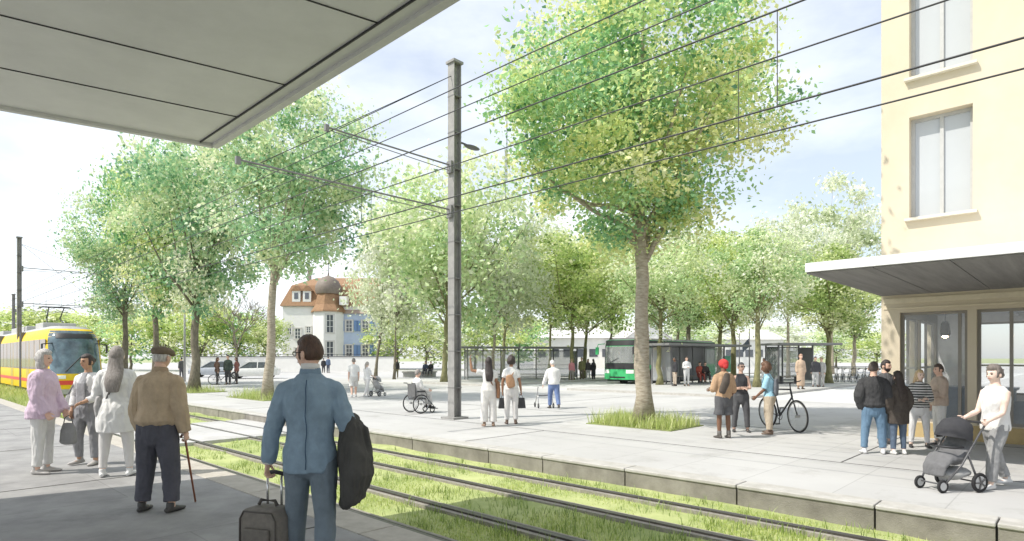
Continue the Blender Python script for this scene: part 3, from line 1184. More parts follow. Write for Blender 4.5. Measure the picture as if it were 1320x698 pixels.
for i, a in enumerate([
    ('tall pale tree behind the catenary mast, highest crown of the background', 572, 42, 478, 702, 196, 440, 'mid1', 'lime', m_bark_ol, .20),
    ('white green tree covering the blue wing of the house', 484, 54, 452, 568, 292, 446, 'airy', 'pale', m_bark, .14),
    ('slender forked sapling with pale crown left of the concrete block', 508, 50, 452, 584, 246, 438, 'mid3', 'pale', m_bark, .10),
    ('pale tree with thin whitish trunk rising behind the waving woman', 635, 46, 578, 712, 262, 442, 'airy', 'pale', m_bark_pale, .13),
    ('olive tree standing behind the left end of the long glass shelter', 648, 60, 602, 722, 300, 434, 'mid2', 'olive', m_bark_ol, .2),
    ('thin trunked tree behind the middle of the long shelter', 708, 58, 656, 770, 286, 430, 'mid3', 'pale', m_bark_ol, .14),
    ('olive tree beside the person in pink at the shelter end', 737, 46, 664, 812, 292, 426, 'mid1', 'olive', m_bark_ol, .17),
    ('olive tree rising just left of the green bus', 752, 50, 696, 838, 298, 432, 'mid2', 'olive', m_bark_ol, .16),
    ('slim tree directly behind the green bus front', 786, 62, 734, 856, 290, 432, 'mid3', 'olive', m_bark, .15),
    ('yellowish tree with mossy trunk in front of the green bus side', 850, 37.5, 786, 926, 292, 432, 'mid1', 'lime', m_bark_ol, .17),
    ('dark trunked tree behind the bus roof', 873, 56, 822, 934, 300, 432, 'mid2', 'olive', m_bark, .18),
    ('stout dark trunk tree right of the bus roof', 885, 52, 836, 954, 296, 428, 'mid3', 'deep', m_bark, .24),
    ('green trunked tree at the right end of the bus shelter roof', 926, 54, 878, 996, 296, 430, 'mid2', 'olive', m_bark_ol, .2),
    ('olive tree behind the woman with sunglasses', 945, 43, 884, 1012, 296, 424, 'mid1', 'olive', m_bark_ol, .2),
    ('mossy trunk tree behind the cyclist in the blue top', 976, 34.5, 918, 1044, 288, 420, 'mid2', 'lime', m_bark_ol, .18),
    ('pale grey trunk tree behind the small right shelter', 1016, 50, 950, 1082, 276, 416, 'mid1', 'pale', m_bark_pale, .15),
    ('sturdy dark green tree at the right end of the small shelter', 1068, 40, 1000, 1138, 312, 434, 'mid2', 'deep', m_bark_ol, .21),
    ('green tree next to the cream building by the bicycle racks', 1100, 56, 1052, 1160, 342, 440, 'mid3', 'deep', m_bark_pale, .2),
    ('tall pale tree with light crown above the canopy tip of the cream building', 1072, 64, 1004, 1140, 232, 412, 'airy', 'pale', m_bark_pale, .2),
]):
    tree(*a, group=MID, seed=10 + i)
# wooded edge behind the house and the tram
FARG = 'trees and bushes behind the white wall'
far = [
    (20, 95, -30, 75, 392, 462, 'bush', 'olive', 'bushy tree behind the catenary masts at the far left'),
    (62, 100, 20, 120, 398, 462, 'bush', 'deep', 'dark bushy tree behind the roof of the yellow tram'),
    (120, 88, 84, 168, 400, 466, 'bush', 'olive', 'olive bush just right of the tram front'),
    (168, 84, 130, 216, 388, 466, 'bush', 'fresh', 'bright round bush behind the white clothed woman'),
    (212, 82, 176, 256, 396, 468, 'bush', 'olive', 'olive bush behind the flat cap man'),
    (258, 80, 214, 306, 384, 468, 'bush', 'olive', 'large olive bush behind the dark ridged trunk'),
    (306, 84, 262, 352, 394, 468, 'bush', 'fresh', 'yellow green bush above the white car'),
    (345, 82, 318, 376, 404, 468, 'bush', 'deep', 'dark bush left of the old house'),
    (512, 92, 470, 556, 398, 470, 'bush', 'olive', 'olive bush right of the blue wing'),
    (548, 88, 512, 596, 408, 470, 'bush', 'deep', 'dark bush behind the concrete block'),
    (612, 92, 576, 660, 402, 468, 'bush', 'olive', 'olive bush behind the catenary mast foot'),
    (668, 98, 630, 716, 404, 468, 'bush', 'fresh', 'light bush behind the long glass shelter'),
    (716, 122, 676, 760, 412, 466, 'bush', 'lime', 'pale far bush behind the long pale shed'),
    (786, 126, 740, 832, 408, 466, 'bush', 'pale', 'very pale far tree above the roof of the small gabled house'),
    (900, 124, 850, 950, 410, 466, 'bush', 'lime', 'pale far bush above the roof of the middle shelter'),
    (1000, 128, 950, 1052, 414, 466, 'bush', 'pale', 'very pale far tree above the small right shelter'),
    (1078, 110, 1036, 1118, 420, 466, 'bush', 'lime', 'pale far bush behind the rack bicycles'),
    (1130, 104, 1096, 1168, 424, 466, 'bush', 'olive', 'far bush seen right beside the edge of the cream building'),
]
for i, (xt, D, x0, x1, y0, y1, k, pl, lab) in enumerate(far):
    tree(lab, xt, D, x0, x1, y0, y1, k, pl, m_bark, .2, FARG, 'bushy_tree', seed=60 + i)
# a bare spring tree seen between the row trees and the house
t = thing('bare_tree', 'leafless tree with fine dark twigs left of the old house', 'tree', dp(305, 74))
b = MB()


def twig(p, d, ln, r, k):
    e = p + d*ln
    b.tube([p, p.lerp(e, .5) + Vector((random.gauss(0, .06), random.gauss(0, .06), 0))*ln, e], [r, r*.8, r*.6], 5)
    if k:
        for i in range(random.choice((3, 3, 4))):
            dd = (d + Vector((random.gauss(0, .55), random.gauss(0, .55), random.gauss(.15, .3)))).normalized()
            twig(e, dd, ln*random.uniform(.62, .85), r*.62, k - 1)


twig(Vector((0, 0, 0)), Vector((0, 0, 1)), 3.0, .17, 5)
b.build('trunk', m_bark, t)
# ------------------------------------------------------------------ buildings
m_cream = mat('render_cream', (.67, .595, .465), .9, .1, .9, .12, 150, col2=(.62, .54, .405))
m_white = mat('render_white', (.80, .79, .76), .9, .1, 1.2, .1, 100, col2=(.74, .73, .70))
m_glass = glassmat('window_glass', (.75, .80, .84), .10)
m_glass_dark = mat('glass_dark', (.10, .13, .16), .08, .3, 3, spec=.8)
m_frame = plain((.62, .62, .60), .5)
m_dark = plain((.035, .035, .038), .5)
m_dkgrey = plain((.16, .16, .165), .6)
m_grey = plain((.38, .38, .38), .6)


def facade(mb, ylim, zlim, holes, depth, at_fn):
    """a wall sheet with real openings: front faces plus the reveals of each opening; at_fn(y, z, d) places a point"""
    ys = sorted(set([*ylim] + [h[0] for h in holes] + [h[1] for h in holes]))
    zs = sorted(set([*zlim] + [h[2] for h in holes] + [h[3] for h in holes]))
    for y0, y1 in zip(ys, ys[1:]):
        for z0, z1 in zip(zs, zs[1:]):
            ym, zm = (y0 + y1)/2, (z0 + z1)/2
            if any(h[0] < ym < h[1] and h[2] < zm < h[3] for h in holes):
                continue
            mb.quad(at_fn(y0, z0, 0), at_fn(y1, z0, 0), at_fn(y1, z1, 0), at_fn(y0, z1, 0))
    for a, b_, c, d in holes:
        for p, q in (((a, c), (a, d)), ((a, d), (b_, d)), ((b_, d), (b_, c)), ((b_, c), (a, c))):
            mb.quad(at_fn(p[0], p[1], 0), at_fn(q[0], q[1], 0), at_fn(q[0], q[1], depth), at_fn(p[0], p[1], depth))


# cream corner building on the right: local x runs into the building, y along its front
t = thing('corner_building', 'cream corner building with glazed shopfront and wide flat canopy', 'building', uv(3.45, 16.0, ZP), THETA)


def yl(x):
    return u_at(x, 16.0)[0] - 3.45


def zl(y, x):
    return hz(y, u_at(x, 16.0)[1]) - ZP


b = MB()
sh_y = [(yl(1247), yl(1160)), (yl(1350), yl(1259)), (yl(1480), yl(1364))]
up_y = (yl(1254), yl(1172))
holes = [(a, c, .34, 2.78) for a, c in sh_y] + [(up_y[0], up_y[1], zl(277, 1210), zl(152, 1172)), (up_y[0], up_y[1], zl(92, 1210), zl(-40, 1210))]
U2 = (up_y[0] - 2.9, up_y[1] - 2.9)
holes += [(U2[0] - 1.5, U2[1] - 1.5, zl(277, 1210), zl(152, 1172)), (U2[0] - 1.5, U2[1] - 1.5, zl(92, 1210), zl(-40, 1210))]
facade(b, (-26, 0), (0, 13), holes, .34, lambda y, z, d: (d, y, z))
facade(b, (0, 5.6), (0, 13), [(.7, 2.8, .75, 2.75), (3.0, 5.1, .75, 2.75)], -.27, lambda y, z, d: (y, d, z))
facade(b, (-26, 0), (0, 13), [(-1.0 - k*3.1 - 2.8, -1.0 - k*3.1, .75, 2.75) for k in range(7)], -.3, lambda y, z, d: (5.6 + d, y, z))
b.quad((0, -26, 0), (0, -26, 13), (5.6, -26, 13), (5.6, -26, 0))
w = b.build('wall', m_cream, t)
MB().box((2.8, -13, 13.15), (6.2, 26.6, .3)).build('roof', m_grey, t)
MB().box((-.03, -13, .16), (.055, 25.96, .32)).build('plinth', mat('plinth_ochre', (.50, .38, .19), .8, .15, 3, .2), t)
b = MB().box((-.012, -13, 3.05), (.02, 25.9, .12)).box((-.010, -13, 2.88), (.016, 25.9, .03))
b.build('cornice', plain((.74, .66, .50), .8), t)
# canopy
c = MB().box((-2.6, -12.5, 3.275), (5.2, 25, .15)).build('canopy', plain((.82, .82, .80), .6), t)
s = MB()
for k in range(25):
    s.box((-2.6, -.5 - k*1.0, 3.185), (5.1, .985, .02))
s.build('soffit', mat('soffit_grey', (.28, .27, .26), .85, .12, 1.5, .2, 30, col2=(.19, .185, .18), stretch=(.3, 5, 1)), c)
for x0_ in (.7, 3.0):
    q = MB()
    for xx in (x0_ + .03, x0_ + 1.05, x0_ + 2.07):
        q.box((xx, -.2, 1.75), (.06, .06, 2.0))
    for zz in (.78, 1.5, 2.72):
        q.box((x0_ + 1.05, -.202, zz), (2.09, .06, .05))
    q.build('side_window', plain((.30, .28, .25), .4), t)
# upper windows: frame, casements and panes set back in the reveal
for (y0, y1, z0, z1) in holes[3:]:
    fr = MB()
    d = .26
    W_ = .07
    ym = (y0 + y1)/2
    for yy in (y0 + W_/2, y1 - W_/2, ym):
        fr.box((d, yy, (z0 + z1)/2), (.07, W_, z1 - z0))
    for zz in (z0 + W_/2, z1 - W_/2):
        fr.box((d + .003, ym, zz), (.07, y1 - y0 - .006, W_))
    f_ = fr.build('window', plain((.50, .50, .49), .5), t)
    MB().box((d + .02, ym, (z0 + z1)/2), (.012, y1 - y0 - .1, z1 - z0 - .1)).build('pane', m_glass_dark if False else mat('pane_sky', (.50, .52, .53), .05, .03, .6, spec=.9), f_)
    MB().box((-.04, ym, z0 - .035), (.16, y1 - y0 + .16, .06)).build('sill', plain((.70, .66, .56), .8), f_)
# shop windows
for i, (y0, y1) in enumerate(sh_y):
    fr = MB()
    z0, z1 = .34, 2.78
    ym = (y0 + y1)/2
    cuts = [y0 + .03, y1 - .03, y0 + (y1 - y0)*(.12 if i == 0 else .5)]
    for yy in cuts:
        fr.box((.16, yy, (z0 + z1)/2), (.08, .06, z1 - z0))
    for zz in (z0 + .03, z1 - .03):
        fr.box((.163, ym, zz), (.08, y1 - y0 - .01, .06))
    f_ = fr.build('shop_window', plain((.30, .28, .25), .4), t)
    MB().box((.17, ym, (z0 + z1)/2), (.012, y1 - y0 - .1, z1 - z0 - .1)).build('pane', m_glass, f_)
# shop interior
m_bulb = bpy.data.materials.new('lamp_bulb')
m_bulb.use_nodes = True
m_bulb.node_tree.nodes['Principled BSDF'].inputs['Emission Color'].default_value = (1, .72, .42, 1)
m_bulb.node_tree.nodes['Principled BSDF'].inputs['Emission Strength'].default_value = 60
b = MB()
b.quad((.35, -25, .02), (5.2, -25, .02), (5.2, -.3, .02), (.35, -.3, .02))
b.build('shop_floor', plain((.55, .52, .48), .5), t)
b = MB()
facade(b, (-25, -.3), (0, 2.98), [(-1.0 - k*3.1 - 2.8, -1.0 - k*3.1, .75, 2.75) for k in range(7)], .05, lambda y, z, d: (5.2 + d, y, z))
b.build('shop_back_wall', plain((.84, .84, .84), .9), t)
for k in range(7):
    y1 = -1.0 - k*3.1
    q = MB()
    for yy in (y1 - .03, y1 - 1.4, y1 - 2.77):
        q.box((5.4, yy, 1.75), (.06, .06, 2.0))
    for zz in (.78, 1.55, 2.72):
        q.box((5.402, y1 - 1.4, zz), (.06, 2.79, .05))
    q.build('rear_window', plain((.30, .28, .25), .4), t)
b = MB().quad((.35, -25, 2.98), (5.2, -25, 2.98), (5.2, -.3, 2.98), (.35, -.3, 2.98))
for k in range(12):
    b.box((2.8, -1 - k*1.1, 2.93), (4.8, .05, .06))
b.build('shop_ceiling', plain((.58, .60, .64), .9), t)
b = MB()
for k in range(3):
    b.box((1.3, -1.2 - k*2.6, .55), (.6, 2.2, 1.0)).box((1.27, -1.2 - k*2.6, 1.075), (.72, 2.3, .05))
b.build('counter', plain((.34, .42, .52), .5), t)
b = MB()
for z in (1.1, 1.6, 2.1):
    b.box((5.0, -9.5, z), (.3, 2.2, .04))
for k in range(7):
    b.box((5.02, -8.4 - k*.37, 1.2), (.3, .04, 2.3))
b.build('shelf', plain((.45, .40, .36), .7), t)
for k in range(3):
    q = MB().bar((1.5, -1.0 - 1.55*k, 2.95), (1.5, -1.0 - 1.55*k, 2.6), .015)
    q.lathe([(.05, .30), (.09, .26), (.11, 0), (.07, -.05)], 8, (1.5, -1.0 - 1.55*k, 2.32))
    po = q.build('pendant_lamp', m_dark, t)
    MB().ball((1.5, -1.0 - 1.55*k, 2.30), .07, 10, 8).build('bulb', m_bulb, po)
b = MB().box((.75, yl(1312), .58), (.5, .62, .46)).box((.49, yl(1312), .58), (.02, .70, .54))
b.build('display_case', plain((.42, .46, .50), .4), t)

# old house with the onion-domed stair tower, local x to the right, y away
HD = 92.0
hb = dp(420, HD)
hb.z = ZP
t = thing('old_house', 'white old house with orange mansard roof, onion domed tower and blue wing', 'building', hb, 0)
k92 = HD/F


def hx(x):
    return (x - 420)*k92


def hzz(y):
    return hz(y, HD) - ZP


m_tile = mat('roof_tile', (.36, .215, .12), .85, .15, 4, .5, 20, col2=(.25, .15, .085))
m_stone = plain((.60, .58, .54), .85)
m_pane = mat('pane_dark', (.09, .10, .12), .1, .3, 4, spec=.8)


def win(mb_t, c, w, h, parent, ax=0, shutters=None):
    """stone surround + mullioned window standing 3 cm proud; ax: rotation about z"""
    M3 = Matrix.Rotation(ax, 3, 'Z')
    C = Vector(c)
    f = MB()
    for sx in (-1, 1):
        f.box(C + M3 @ Vector((sx*(w/2 + .09), -.03, 0)), (.18, .10, h + .36), M=M3)
    for sz in (-1, 1):
        f.box(C + M3 @ Vector((0, -.035, sz*(h/2 + .10))), (w + .36, .12, .18), M=M3)
    fo = f.build('window', m_stone, parent)
    MB().box(C + M3 @ Vector((0, .0, 0)), (w, .06, h), M=M3).build('pane', m_pane, fo)
    g = MB()
    g.box(C + M3 @ Vector((0, -.045, 0)), (.08, .05, h), M=M3)
    for q in (-.17, .17):
        g.box(C + M3 @ Vector((0, -.047, h*q)), (w, .045, .06), M=M3)
    for sx in (-1, 1):
        g.box(C + M3 @ Vector((sx*(w/2 - .04), -.046, 0)), (.08, .05, h), M=M3)
    g.build('frame', plain((.72, .72, .70), .6), fo)
    if shutters:
        for sx in (-1, 1):
            MB().box(C + M3 @ Vector((sx*(w/2 + .5), -.05, 0)), (.55, .06, h), M=M3).build('shutter', plain(shutters, .7), fo)


# main white block
x0, x1 = hx(361), hx(404)
ze = hzz(394)
b = MB().box(((x0 + 9)/2, 6, ze/2), (9 - x0, 10, ze))
b.build('wall', m_white, t)
zr1, zr2 = hzz(378), hzz(366)
r = MB()
A = [(x0 - .35, .65, ze), (9.5, .65, ze), (9.5, 11.4, ze), (x0 - .35, 11.4, ze)]
B = [(x0 + 1.0, 2.1, zr2), (8.5, 2.1, zr2), (8.5, 9.9, zr2), (x0 + 1.0, 9.9, zr2)]
Cc = [(x0 + 3.6, 6, hzz(352)), (6.5, 6, hzz(352))]
r.add(A + B + Cc, [(0, 1, 5, 4), (1, 2, 6, 5), (2, 3, 7, 6), (3, 0, 4, 7), (4, 5, 9, 8), (6, 7, 8, 9), (5, 6, 9), (7, 4, 8), (0, 3, 2, 1)])
ro = r.build('roof', m_tile, t)
MB().box(((x0 + 9)/2, 6, ze + .02), (9.4 - x0, 10.6, .22)).build('eaves', plain((.36, .30, .25), .8), t)
q = MB().box((x0 + 2.6, 5.6, hzz(352) + .2), (.5, .5, 1.9)).box((x0 + 2.6, 5.6, hzz(352) + 1.2), (.62, .62, .14))
q.build('chimney', plain((.30, .26, .24), .8), ro)
for xd in (379, 393):
    X = hx(xd)
    zc = hzz(380)
    d = MB().prism([(X - .62, .9), (X + .62, .9), (X + .62, 2.3), (X - .62, 2.3)], zc - 1.0, zc + .7).build('dormer', m_white, ro)
    MB().add([(X - .85, .8, zc + .65), (X + .85, .8, zc + .65), (X, .8, zc + 1.5), (X - .85, 2.6, zc + .65), (X + .85, 2.6, zc + .65), (X, 2.6, zc + 1.5)], [(0, 1, 2), (3, 5, 4), (0, 2, 5, 3), (1, 4, 5, 2), (0, 3, 4, 1)]).build('dormer_roof', m_tile, d)
    MB().box((X, .89, zc - .1), (.6, .06, .95)).build('dormer_window', m_pane, d)
win(t, (hx(381), .97, hzz(430)), .9, 1.5, t)
win(t, (hx(395), .97, hzz(425)), .7, .8, t)
win(t, (hx(370), .97, hzz(425)), .7, 1.4, t)
win(t, (hx(381), .97, hzz(455)), .9, 1.4, t)
# round stair tower
tx, trd = hx(421), 20*k92
zt_ = hzz(402)
b = MB().lathe([(trd, 0), (trd, zt_)], 8, (tx, .9, 0))
tw = b.build('tower', m_white, t)
b = MB().lathe([(trd + .35, -.05), (trd + .28, .2), (trd*.86, 1.1), (trd*.74, 2.4), (trd*.68, hzz(378) - zt_)], 8, (tx, .9, zt_))
b.build('tower_roof', m_tile, tw)
zd = hzz(378)
b = MB().lathe([(trd*.76, -.1), (trd*.84, .35), (trd*.82, 1.1), (trd*.66, 1.9), (trd*.36, 2.5), (.14, 2.75), (.10, 3.2)], 16, (tx, .9, zd))
dm = b.build('dome', mat('dome_slate', (.20, .165, .135), .6, .15, 3, .3, 20), tw, smooth='auto')
q = MB().tube([(tx, .9, zd + 3.1), (tx, .9, zd + 5.1)], [.07, .03], 6).ball((tx, .9, zd + 4.6), .16, 8, 6)
q.build('finial', m_dark, dm)
# octagon front faces look at -y and to the sides; windows on the face turned to the square
fy = .9 - trd*math.cos(PI/8)
for yy, h in ((420, 3.1), (452, 3.1)):
    pass
ap = trd*math.cos(PI/8)
for ax in (PI/8, -PI/8):
    M3 = Matrix.Rotation(ax, 3, 'Z')
    n = M3 @ Vector((0, -1, 0))
    for yy in (418, 452):
        if ax < 0:
            continue
        win(t, Vector((tx, .9, hzz(yy))) + n*(ap - .0), 1.05, 2.6, tw, ax)
# blue wing to the right
bx0, bx1 = hx(441), hx(489)
b = MB().box(((bx0 + bx1)/2 - .8, 4.2, hzz(404)/2), (bx1 - bx0 + 1.6, 6.5, hzz(404)))
bw = b.build('blue_wing', mat('render_blue', (.46, .54, .68), .9, .08, 1.5), t)
zb = hzz(404)
b = MB().add([(bx0 - .4, .6, zb), (bx1 + .5, .6, zb), (bx1 + .5, 8, zb), (bx0 - .4, 8, zb), (bx0 + .5, 3.6, hzz(366)), (bx1 - 2, 3.6, hzz(366)), (bx1 - 2, 5.5, hzz(366)), (bx0 + .5, 5.5, hzz(366))],
              [(0, 1, 5, 4), (1, 2, 6, 5), (2, 3, 7, 6), (3, 0, 4, 7), (4, 5, 6, 7), (0, 3, 2, 1)])
b.build('wing_roof', mat('roof_brown', (.40, .31, .25), .85, .15, 4), bw)
for xx in (448, 469):
    for yy in (420, 452):
        win(t, (hx(xx), .92, hzz(yy)), 1.0, 1.6, bw, 0, (.16, .26, .46))
for xx in (430,):
    q = MB().box((hx(443), .2, hzz(388)), (1.1, 1.2, 1.3))
    q.build('dormer', m_white, bw)

# white garden wall with a dark coping in front of house and bushes
t = thing('garden_wall', 'long low white garden wall with dark coping in front of the house', 'wall', dp(400, 79))
q = MB()
p0, p1 = dp(235, 79) - t.location, dp(508, 79) - t.location
q.box(((p0.x + p1.x)/2, 0, .95), (p1.x - p0.x, .3, 1.9))
q.build('wall_panel', m_white, t)
q = MB().box(((p0.x + p1.x)/2, 0, 1.95), (p1.x - p0.x + .1, .42, .10))
q.build('coping', m_dkgrey, t)
q = MB()
xx = p0.x + 1
while xx < p1.x:
    q.box((xx, 0, 2.1), (.06, .06, .3))
    xx += 1.6
q.bar((p0.x, 0, 2.25), (p1.x, 0, 2.25), .05)
q.build('railing', m_dark, t)
# white station sheds far behind the bus stop
for i, (xa, xb, yt, yr, D, lab) in enumerate(((690, 790, 436, 420, 108, 'long pale shed with shallow pitched roof behind the long shelter'),
                                             (800, 872, 440, 416, 100, 'small white gabled house behind the green bus'),
                                             (934, 1010, 438, 424, 118, 'low white hall behind the right shelters'))):
    c0 = dp((xa + xb)/2, D)
    t = thing('shed' if i != 1 else 'gabled_house', lab, 'building', c0, .12 if i == 1 else 0)
    w2 = (xb - xa)/2/F*D
    ze, zr = hz(yt, D) - ZP, hz(yr, D) - ZP
    if i == 1:
        pr = [(-w2, 0, 0), (w2, 0, 0), (w2, 0, ze), (0, 0, zr), (-w2, 0, ze)]
        MB().add(pr + [(x, 9, z) for x, y, z in pr], [(0, 1, 2, 3, 4), (5, 9, 8, 7, 6), (0, 5, 6, 1), (1, 6, 7, 2), (4, 9, 5, 0)]).build('wall', m_white, t)
        b = MB()
        for sg in (-1, 1):
            d = Vector((sg*w2, 0, ze - zr)).normalized()*.5
            nn = Vector((-d.z, 0, d.x))*(-.3*sg)
            a0, a1 = Vector((0, -.3, zr + .12)), Vector((sg*w2, -.3, ze + .12)) + d
            b.add([a0, a1, a1 + Vector((0, 9.6, 0)), a0 + Vector((0, 9.6, 0)), a0 - Vector((0, 0, .1)), a1 - Vector((0, 0, .1)), a1 + Vector((0, 9.6, -.1)), a0 + Vector((0, 9.6, -.1))],
                  [(0, 1, 2, 3), (4, 7, 6, 5), (0, 4, 5, 1), (1, 5, 6, 2), (2, 6, 7, 3), (3, 7, 4, 0)])
        b.build('roof', plain((.55, .53, .51), .8), t)
        MB().box((0, -.02, ze*.55), (1.3, .1, 1.6)).build('window', m_pane, t)
    else:
        MB().box((0, 4, ze/2), (2*w2, 8, ze)).build('wall', m_white, t)
        MB().add([(-w2 - .5, -.6, ze), (w2 + .5, -.6, ze), (w2 + .5, 8.6, ze), (-w2 - .5, 8.6, ze), (-w2 + 1.5, 4, zr), (w2 - 1.5, 4, zr)],
                 [(0, 1, 5, 4), (2, 3, 4, 5), (1, 2, 5), (3, 0, 4), (0, 3, 2, 1)]).build('roof', plain((.60, .59, .57), .8), t)
        q = MB()
        for k in range(6):
            q.box((-w2 + (k + .5)*w2/3, -.02, ze*.5), (1.5, .08, 1.4))
        q.build('window_band', m_pane, t)

# platform roof overhead (its far corner shows at the top left)
ZR = 4.3
def atz(x, y, z):
    D = F*(z - EYE)/(HY - y)
    return Vector(((x - CX)/F*D, D, z))
Cn, Ln = atz(272, 186, ZR), atz(0, 137, ZR)
ed = (Ln - Cn).normalized()
Lf = Cn + ed*9.5
Ud = Vector((UX, UY, 0))
Ls = Ln + ed*.35
poly = [Cn, Ls, Ls + Ud*1.5, Lf + Ud*1.5, Lf - Ud*18, Cn - Ud*18]  # forward step left of the view is added to shade the platform
t = thing('platform_roof', 'pale grey platform roof slab overhead at the upper left', 'roof', Cn)
loc = [(p - Cn) for p in poly]
rs = MB().prism([(p.x, p.y) for p in loc], .0, .34).build('roof_slab', mat('roof_soffit', (.80, .80, .78), .85, .06, 1.3, .08, 50), t)
ins = lambda k: None
b = MB()
for k in (1.15, 2.3, 3.9, 5.6, 7.4, 9.2):
    p = loc[0] - Ud*k
    q = loc[3] - Ud*(k + 1.5)
    b.bar(p + ed*.135 + Vector((0, 0, -.004)), q + Vector((0, 0, -.004)), .008, .010)
b.build('panel_joint', m_dark, t)
b = MB()
b.bar(loc[0] + Vector((0, 0, .16)) + Vector((VX, VY, 0))*.04, loc[5] + Vector((0, 0, .16)) + Vector((VX, VY, 0))*.04, .08, .40)
b.bar(loc[0] - ed*.02 + Vector((0, 0, .155)), loc[1] + Vector((0, 0, .155)), .07, .39)
b.build('fascia', plain((.66, .66, .64), .6), t)
b = MB()
b.bar(loc[0] - Vector((VX, VY, 0))*.13 + Vector((0, 0, -.010)), loc[5] - Vector((VX, VY, 0))*.13 + Vector((0, 0, -.010)), .010, .020)
b.build('drip_edge', m_dark, t)
for k in (11.5, 16.5):
    p = loc[0] - Ud*k - Vector((VX, VY, 0))*2.4
    MB().tube([(p.x, p.y, -ZR), (p.x, p.y, .02)], .14, 16).build('column', m_grey, t, True)
# ------------------------------------------------------------------ tram and bus bodies
def wf(z, H):
    """vehicle sides lean in a little towards the roof"""
    return 1 - .20*max(0, (z - H*.78)/(H*.22))**2.2


def shell_front(yf, W, rnd, zs, ss, off=0.0, zoff=0):
    """grid of points over a rounded vehicle front; ss in -1..1 across, zs heights"""
    vs = []
    for z in zs:
        for s_ in ss:
            vs.append((s_*(W/2)*wf(z, 3.25), yf(z) + rnd*abs(s_)**3.2 - off, z + zoff))
    n, m = len(ss), len(zs)
    fs = [(i*n + k, i*n + k + 1, (i+1)*n + k + 1, (i+1)*n + k) for i in range(m-1) for k in range(n-1)]
    return vs, fs


def frange(a, b, n):
    return [a + (b - a)*i/(n-1) for i in range(n)]


def coach(t, W, H, z0, L, yf, rnd, m, mroof, hole=None):
    zs = frange(z0, H, 16) if not hole else frange(z0, hole[0], 8) + frange(hole[0], hole[1], 6)[1:] + frange(hole[1], H, 4)[1:]
    ss = frange(-1, 1, 61)
    b = MB()
    vs, fs = shell_front(yf, W, rnd, zs, ss)
    if hole:
        fs = [f for f in fs if not (hole[0] < sum(vs[i][2] for i in f)/4 < hole[1] and abs(sum(vs[i][0] for i in f)/4) < W/2*.9)]
    b.add(vs, fs)
    n = len(ss)
    for k in (0, n-1):
        x = -W/2 if k == 0 else W/2
        col = [vs[i*n + k] for i in range(len(zs))]
        for i in range(len(zs)-1):
            b.quad(col[i], col[i+1], (x*wf(zs[i+1], 3.25), L, zs[i+1]), (x*wf(zs[i], 3.25), L, zs[i]))
    k = wf(H, 3.25)
    b.quad((-W/2, L, z0), (W/2, L, z0), (W/2*k, L, H), (-W/2*k, L, H))
    low = [vs[k] for k in range(n)]
    b.add(low + [(W/2, L, z0), (-W/2, L, z0)], [tuple(range(n+2))])
    top = vs[-n:]
    b.add(top + [(W/2*k, L, H), (-W/2*k, L, H)], [tuple(range(n+2))])
    o = b.build('body', m, t, smooth='auto', weld=True)
    r = MB()
    tp = [(p[0]*.97, p[1] + .05, H) for p in top]
    tp2 = [(p[0]*.80, p[1] + .35, H + .14) for p in top]
    e1, e2 = [(W/2*.97*k, L, H), (-W/2*.97*k, L, H)], [(W/2*.8*k, L, H + .14), (-W/2*.8*k, L, H + .14)]
    N = n + 2
    r.add(tp + e1 + tp2 + e2, [(i, (i+1) % N, N + (i+1) % N, N + i) for i in range(N)] + [tuple(range(N, 2*N))])
    r.build('roof', mroof, t)
    return o


def front_patch(name, m, t, yf, W, rnd, z0, z1, s0, s1, off, nz=10, ns=31, taper=None):
    zs, ss = frange(z0, z1, nz), frange(s0, s1, ns)
    vs, fs = shell_front(yf, W, rnd, zs, ss, off)
    vb, _ = shell_front(yf, W, rnd, zs, ss, -.02)
    if taper:
        vs = [(p[0]*taper(p[2]), p[1], p[2]) for p in vs]
        vb = [(p[0]*taper(p[2]), p[1], p[2]) for p in vb]
    n = len(vs)
    b = MB().add(vs + vb, fs + [tuple(i + n for i in f[::-1]) for f in fs])
    ed = list(range(ns)) + [i*ns + ns - 1 for i in range(1, nz)] + [(nz-1)*ns + k for k in range(ns-2, -1, -1)] + [i*ns for i in range(nz-2, 0, -1)]
    b.add(vs + vb, [(ed[i], ed[(i+1) % len(ed)], ed[(i+1) % len(ed)] + n, ed[i] + n) for i in range(len(ed))])
    return b.build(name, m, t, smooth='auto')


m_yellow = plain((.85, .57, .02), .3)
m_red = plain((.72, .08, .07), .35)
m_tramgrey = plain((.42, .42, .42), .5)
m_winddk = mat('windscreen', (.05, .07, .08), .05, .4, 1.4, spec=.8, col2=(.16, .24, .28))
m_sidewin = mat('side_window', (.14, .14, .15), .07, .4, 2, spec=.8, col2=(.30, .20, .15))
m_green = plain((.06, .46, .17), .35)
m_lamp = plain((.85, .85, .82), .15)
m_tyre = plain((.025, .025, .026), .8)

